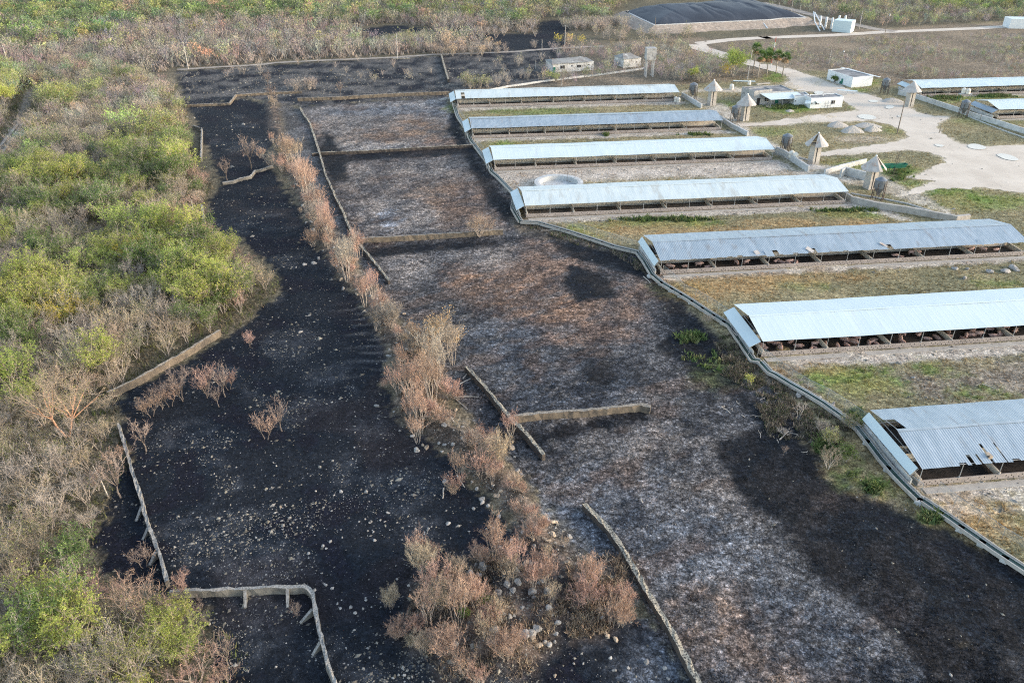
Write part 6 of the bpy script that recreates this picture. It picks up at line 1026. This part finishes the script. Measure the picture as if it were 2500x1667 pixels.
for t in SHR.replace('\n', ' ').split():
    if t.isalpha(): zone_ = t; continue
    buf.append(float(t))
    if len(buf) == 3:
        u, v, wpx = buf; buf = []; p = Z(zone_, u, v); s = 3.675 if zone_ in 'bfj' else 3.508; wm = wpx / s / scale_at(p[0], p[1]); key = ('tw_red', None) if rng.random() < .62 else rng.choice([('tw_tan', None), ('tw_tan', None), ('tw_red', None), ('tw_grey', None)])
        if zone_ == 'j' and u < 1900 and v < 500 and rng.random() < .3: key = ('tw_tan', 'lf_orange')
        cl = {'tw_red': 'reddish', 'tw_tan': 'tan', 'tw_grey': 'greyish'}[key[0]] + (' orange-leaved' if key[1] == 'lf_orange' else '')
        where = 'on the lower rubble mound' if zone_ == 'n' else 'in the lane beside the blackened wall' if zone_ == 'o' else 'in the largest thicket of the ridge' if zone_ == 'j' and u < 1900 else 'on the ridge by the mossy wall' if zone_ == 'j' else 'on the ridge beside the curving dark wall' if zone_ == 'f' else 'at the far end of the ridge'
        for q_ in range(1 if zone_ == 'b' else 2 if wm > 2.5 else 1):
            if q_ and SHC > 255: break
            SHC += 1; sc = wm / 2.6 * (1 if q_ == 0 else rng.uniform(.5, .8)); ox, oy = (0, 0) if q_ == 0 else (rng.uniform(-.55, .55) * wm, rng.uniform(-.6, .8) * wm)
            plant('dry_shrub', rng.choice(BUSH[key]), p[0] + ox, p[1] + oy, sc, f'{cl} leafless shrub {where}' if key[1] != 'lf_orange' else f'{cl} shrub {where}', 'shrub', f'{cl} shrubs {where}', sz=sc * rng.uniform(1.05, 1.4), names=('stems', 'twigs'))
for q_ in range(70):
    i_ = rng.uniform(1, len(RIDGE) - 1.01); a_, b_ = RIDGE[int(i_)], RIDGE[int(i_) + 1]; t_ = i_ % 1; x_, y_ = a_[0] + (b_[0] - a_[0]) * t_ + rng.gauss(0, 1.3), a_[1] + (b_[1] - a_[1]) * t_ + rng.gauss(0, 1.5); key = rng.choice([('tw_red', None), ('tw_red', None), ('tw_tan', None)]); sc = rng.uniform(.45, .95)
    plant('dry_shrub', rng.choice(BUSH[key]), x_, y_, sc, ('small reddish' if key[0] == 'tw_red' else 'small tan') + ' leafless shrub rooted between the ridge stones', 'shrub', ('small reddish' if key[0] == 'tw_red' else 'small tan') + ' shrubs between the ridge stones', sz=sc * 1.25, names=('stems', 'twigs'))
for s, top, lb, var in (('i 1360 795', 220, 'burnt bare sapling nearest the corner of the leaning wall', 0), ('i 1290 765', 160, 'thin burnt sapling at the corner of the leaning wall', 2), ('i 1455 725', 250, 'bare forked sapling second along the leaning wall', 2), ('i 1530 705', 220, 'bare sapling third along the leaning wall', 0), ('i 1645 645', 330, 'tallest bare sapling under the leaning wall', 2), ('i 1855 620', 300, 'spreading bare sapling left of the leafless pair on the char', 0), ('i 2020 620', 300, 'widest bare sapling on the char with two crowns', 1), ('i 1965 715', 210, 'small reddish sapling in front of the widest one', 1), ('i 2060 560', 180, 'small bare sapling behind the widest one', 0), ('i 2240 175', 150, 'lone small bare sapling by the end of the leaning wall', 0), ('i 1310 1110', 340, 'reddish leafless tree at the wood edge over pale stones', 1), ('i 1085 1530', 420, 'tall reddish leafless tree by the top of the stepped wall', 1), ('j 110 1005', 250, 'left of the two lone saplings in the middle of the black field', 0), ('j 250 930', 310, 'right and larger of the two lone saplings in the black field', 1), ('j 1800 1490', 210, 'small dead tree left of the red scrub', 0), ('a 2255 1520', 290, 'reddish tree standing alone in the far black strip', 1), ('b 130 785', 130, 'lone reddish sapling on the stony far field', 1), ('b 185 960', 170, 'reddish sapling by the bend of the far tan wall', 1), ('b 780 865', 115, 'reddish bush on the sooty tan wall', 1), ('m 1245 575', 240, 'thin reddish sapling between the buttresses', 2), ('m 1570 805', 230, 'spreading pale bare tree at the wall corner lower left', 0), ('m 1730 1000', 220, 'reddish bare tree in front of the bent wall', 1), ('m 1960 1420', 330, 'reddish bare tree at the lower wood edge beside the char', 1), ('n 365 1000', 150, 'tiny burnt sapling inside the bend of the wall', 2), ('l 190 1150', 110, 'tiny reddish sapling on the char near the drain', 1), ('e 2040 150', 180, 'reddish bare tree left of the winding wall', 1)):
    p = zl(s)[0]; zn = s.split()[0]; h = top / ZR[zn][2] / scale_at(p[0], p[1]) / .86; sc = h / 3.4; plant('burnt_sapling', SMALLT[(1, 0, 3, 2)[var] if var < 3 else var], p[0], p[1], sc, lb, 'sapling', names=('trunk', 'crown'))
def single(name, seed, s, h, spread, stems, n1, n2, n3, bark, tw, lf, nl, ls, lb, cat='tree', fork=.35, up=.5, n=7):
    p = zl(s)[0]; l, t, tp = skel(seed, h, spread, stems, n1, n2, n3, fork, up); plant(name, (trunk('trunk', l, MT[bark], n), crown('crown', t, tp, nl, ls, MT[tw], MT[lf] if lf else None, seed)), p[0], p[1], 1, lb, cat, rz=0)
single('copper_tree', 9, 'i 610 975', 12.5, 1.35, 2, 9, 8, 8, 'red_bark', 'tw_tan', 'lf_olive', 700, .12, 'big copper trunked tree with a wide bare crown standing above the wood', fork=.38)
single('burnt_bush', 12, 'f 2025 655', 6.2, 1.3, 8, 5, 5, 6, 'pale_bark', 'tw_tan', 'lf_orange', 700, .09, 'round orange burnt bush on the end of the brown wall', 'bush', fork=.25)
single('leafy_tree', 14, 'c 2020 690', 11.5, 1.15, 4, 6, 6, 6, 'bark', 'tw_tan', 'lf_lime', 6500, .2, 'broad green tree left of the palms')
single('leafy_tree', 15, 'c 1660 720', 5.5, .9, 2, 5, 5, 6, 'bark', 'tw_tan', 'lf_lime', 1500, .16, 'small yellow-green tree right of the water tower')
single('leafy_tree', 16, 'a 40 1010', 10, .9, 2, 6, 6, 6, 'pale_bark', 'tw_tan', 'lf_lime', 4200, .2, 'tall lime green tree with pale trunks at the left edge by the track', fork=.45)
single('leafy_tree', 18, 'd 650 745', 3.2, 1.0, 3, 5, 4, 4, 'bark', 'tw_grey', 'lf_green', 1400, .16, 'small green tree against the wall of the white house', 'tree', .3)
single('green_bush', 19, 'l 745 1195', 3.0, 1.0, 6, 4, 4, 4, 'bark', 'tw_grey', 'lf_green', 2200, .1, 'bright green bush beside the drain below the nearest shed', 'bush', .25)
single('green_bush', 20, 'l 800 1345', 1.6, 1.2, 6, 4, 4, 4, 'bark', 'tw_grey', 'lf_green', 900, .09, 'low green bush below the bright green one', 'bush', .25)
single('green_bush', 21, 'l 600 1060', 3.4, .9, 5, 4, 4, 4, 'bark', 'tw_tan', 'lf_olive', 900, .1, 'tall sparse green bush left of the bright green one', 'bush', .25)
single('green_bush', 22, 'l 980 1430', 1.4, 1.3, 6, 4, 4, 4, 'bark', 'tw_grey', 'lf_green', 900, .09, 'flat green bush under the drain', 'bush', .25)
single('dry_bush', 23, 'l 590 1260', 3.8, 1.0, 4, 4, 5, 5, 'pale_bark', 'tw_tan', None, 0, .1, 'dry tan bush with pale stems beside the green bushes', 'bush', .3)
single('dry_bush', 24, 'l 770 900', 3.0, 1.1, 6, 4, 5, 5, 'bark', 'tw_tan', 'lf_olive', 500, .09, 'tan and green bush growing over the drain', 'bush', .25)
single('dry_bush', 25, 'l 540 960', 3.0, 1.2, 6, 4, 5, 4, 'bark', 'tw_grey', None, 0, .1, 'grey leafless bush at the edge of the char by the drain', 'bush', .25)
single('dry_bush', 26, 'l 200 960', 1.8, 1.6, 5, 4, 4, 3, 'dead_branch', 'tw_grey', None, 0, .1, 'bleached dead brush lying on the char', 'bush', .3, .0)
single('dry_bush', 27, 'l 330 800', 2.6, .8, 5, 3, 3, 3, 'dead_branch', 'tw_grey', None, 0, .1, 'bleached dead stems standing on the char', 'bush', .5)
single('dry_bush', 28, 'k 2160 500', 2.0, 1.2, 3, 4, 4, 3, 'dead_branch', 'tw_tan', 'lf_lime', 300, .12, 'leaning bleached bush with lime leaves below the bright shed', 'bush', .4)
single('dry_bush', 29, 'g 1790 1420', 2.0, 1.5, 5, 4, 4, 3, 'dead_branch', 'tw_tan', None, 0, .12, 'fan of bleached dead twigs below the raised drain', 'bush', .3)
single('green_bush', 30, 'n 1950 960', 1.7, 1.2, 6, 4, 4, 4, 'bark', 'tw_tan', 'lf_green', 900, .08, 'green bush among grey boulders on the lower mound', 'bush', .25)
single('green_bush', 31, 'n 1800 1060', 1.2, 1.2, 6, 4, 4, 4, 'bark', 'tw_tan', 'lf_lime', 600, .08, 'small lime green bush on the lower mound', 'bush', .25)
for s, h, lb in (('i 975 1530', 5.6, 'pale dead trunk standing left of the reddish tree'), ('e 1745 500', 5.5, 'pale bare trunk standing at the wood edge'), ('e 1710 520', 4.5, 'thinner pale trunk beside the bare one at the wood edge'), ('i 660 195', 6.0, 'pale leaning trunk in the wood above the copper tree'), ('n 1775 1000', 4.6, 'pale thin dead stem on the lower mound')):
    p = zl(s)[0]; t = thing('dead_trunk', lb, 'dead trunk', (p[0], p[1], hz(p[0], p[1]) - .1), rng.uniform(0, 6)); obj('stem', MB().tube([(0, 0, 0), (.12, .05, h * .4), (.2, .2, h * .7), (.5, .25, h)], [.11, .09, .07, .03], 6).tube([(.12, .05, h * .45), (.5, -.3, h * .7)], [.04, .02], 4).mesh('stem', MT['dead_branch']), t)
def palm(s, h, lb, seed):
    p = zl(s)[0]; r = random.Random(seed); t = thing('palm_tree', lb, 'palm', (p[0], p[1], 0), r.uniform(0, 6)); lean = (r.uniform(-.4, .4), r.uniform(-.3, .3)); top = Vector((lean[0], lean[1], h)); obj('trunk', MB().tube([(0, 0, -.1), (lean[0] * .4, lean[1] * .4, h * .5), top], [.24, .19, .17], 8).mesh('trunk', MT['bark'], True), t)
    for nm, mt_, nf, e0, e1, L in (('crown', 'palm_leaf', 34, -.3, 1.35, 2.7), ('dry_skirt', 'palm_dry', 24, -1.35, -.45, 2.3)):
        mb = MB()
        for k in range(nf):
            az, el = r.uniform(0, 6.28), r.uniform(e0, e1); d = Vector((math.cos(az) * math.cos(el), math.sin(az) * math.cos(el), math.sin(el))); sd_ = Vector((-math.sin(az), math.cos(az), 0)); up_ = sd_.cross(d); b = top + d * L * .5; mb.tube([top, b], [.035, .02], 3, cap=False); nl = 9
            for q in range(nl):
                a = -1.25 + 2.5 * q / (nl - 1); dd_ = (d * math.cos(a) + sd_ * math.sin(a)) * L * .62 + Vector((0, 0, -.22 * L * abs(math.sin(a)) - .12)); w = (sd_ * math.cos(a) - d * math.sin(a)) * .15; mb.add([b - w, b + w, b + dd_], [(0, 1, 2)])
        obj(nm, mb.mesh(nm, MT[mt_]), t)
for i, (s, h, lb) in enumerate((('c 2195 665', 10.2, 'tallest palm at the left of the palm clump'), ('c 2240 700', 8.5, 'palm with a thin pale trunk in the middle of the clump'), ('c 2320 690', 8.0, 'palm standing left of the banded mast'), ('d 45 650', 7.6, 'palm partly hidden behind the banded mast'), ('d 125 665', 7.4, 'palm right of the banded mast'), ('d 180 690', 7.6, 'palm nearest the road with a long dry skirt'))): palm(s, h, lb, 50 + i)
print('objects', len(bpy.data.objects))
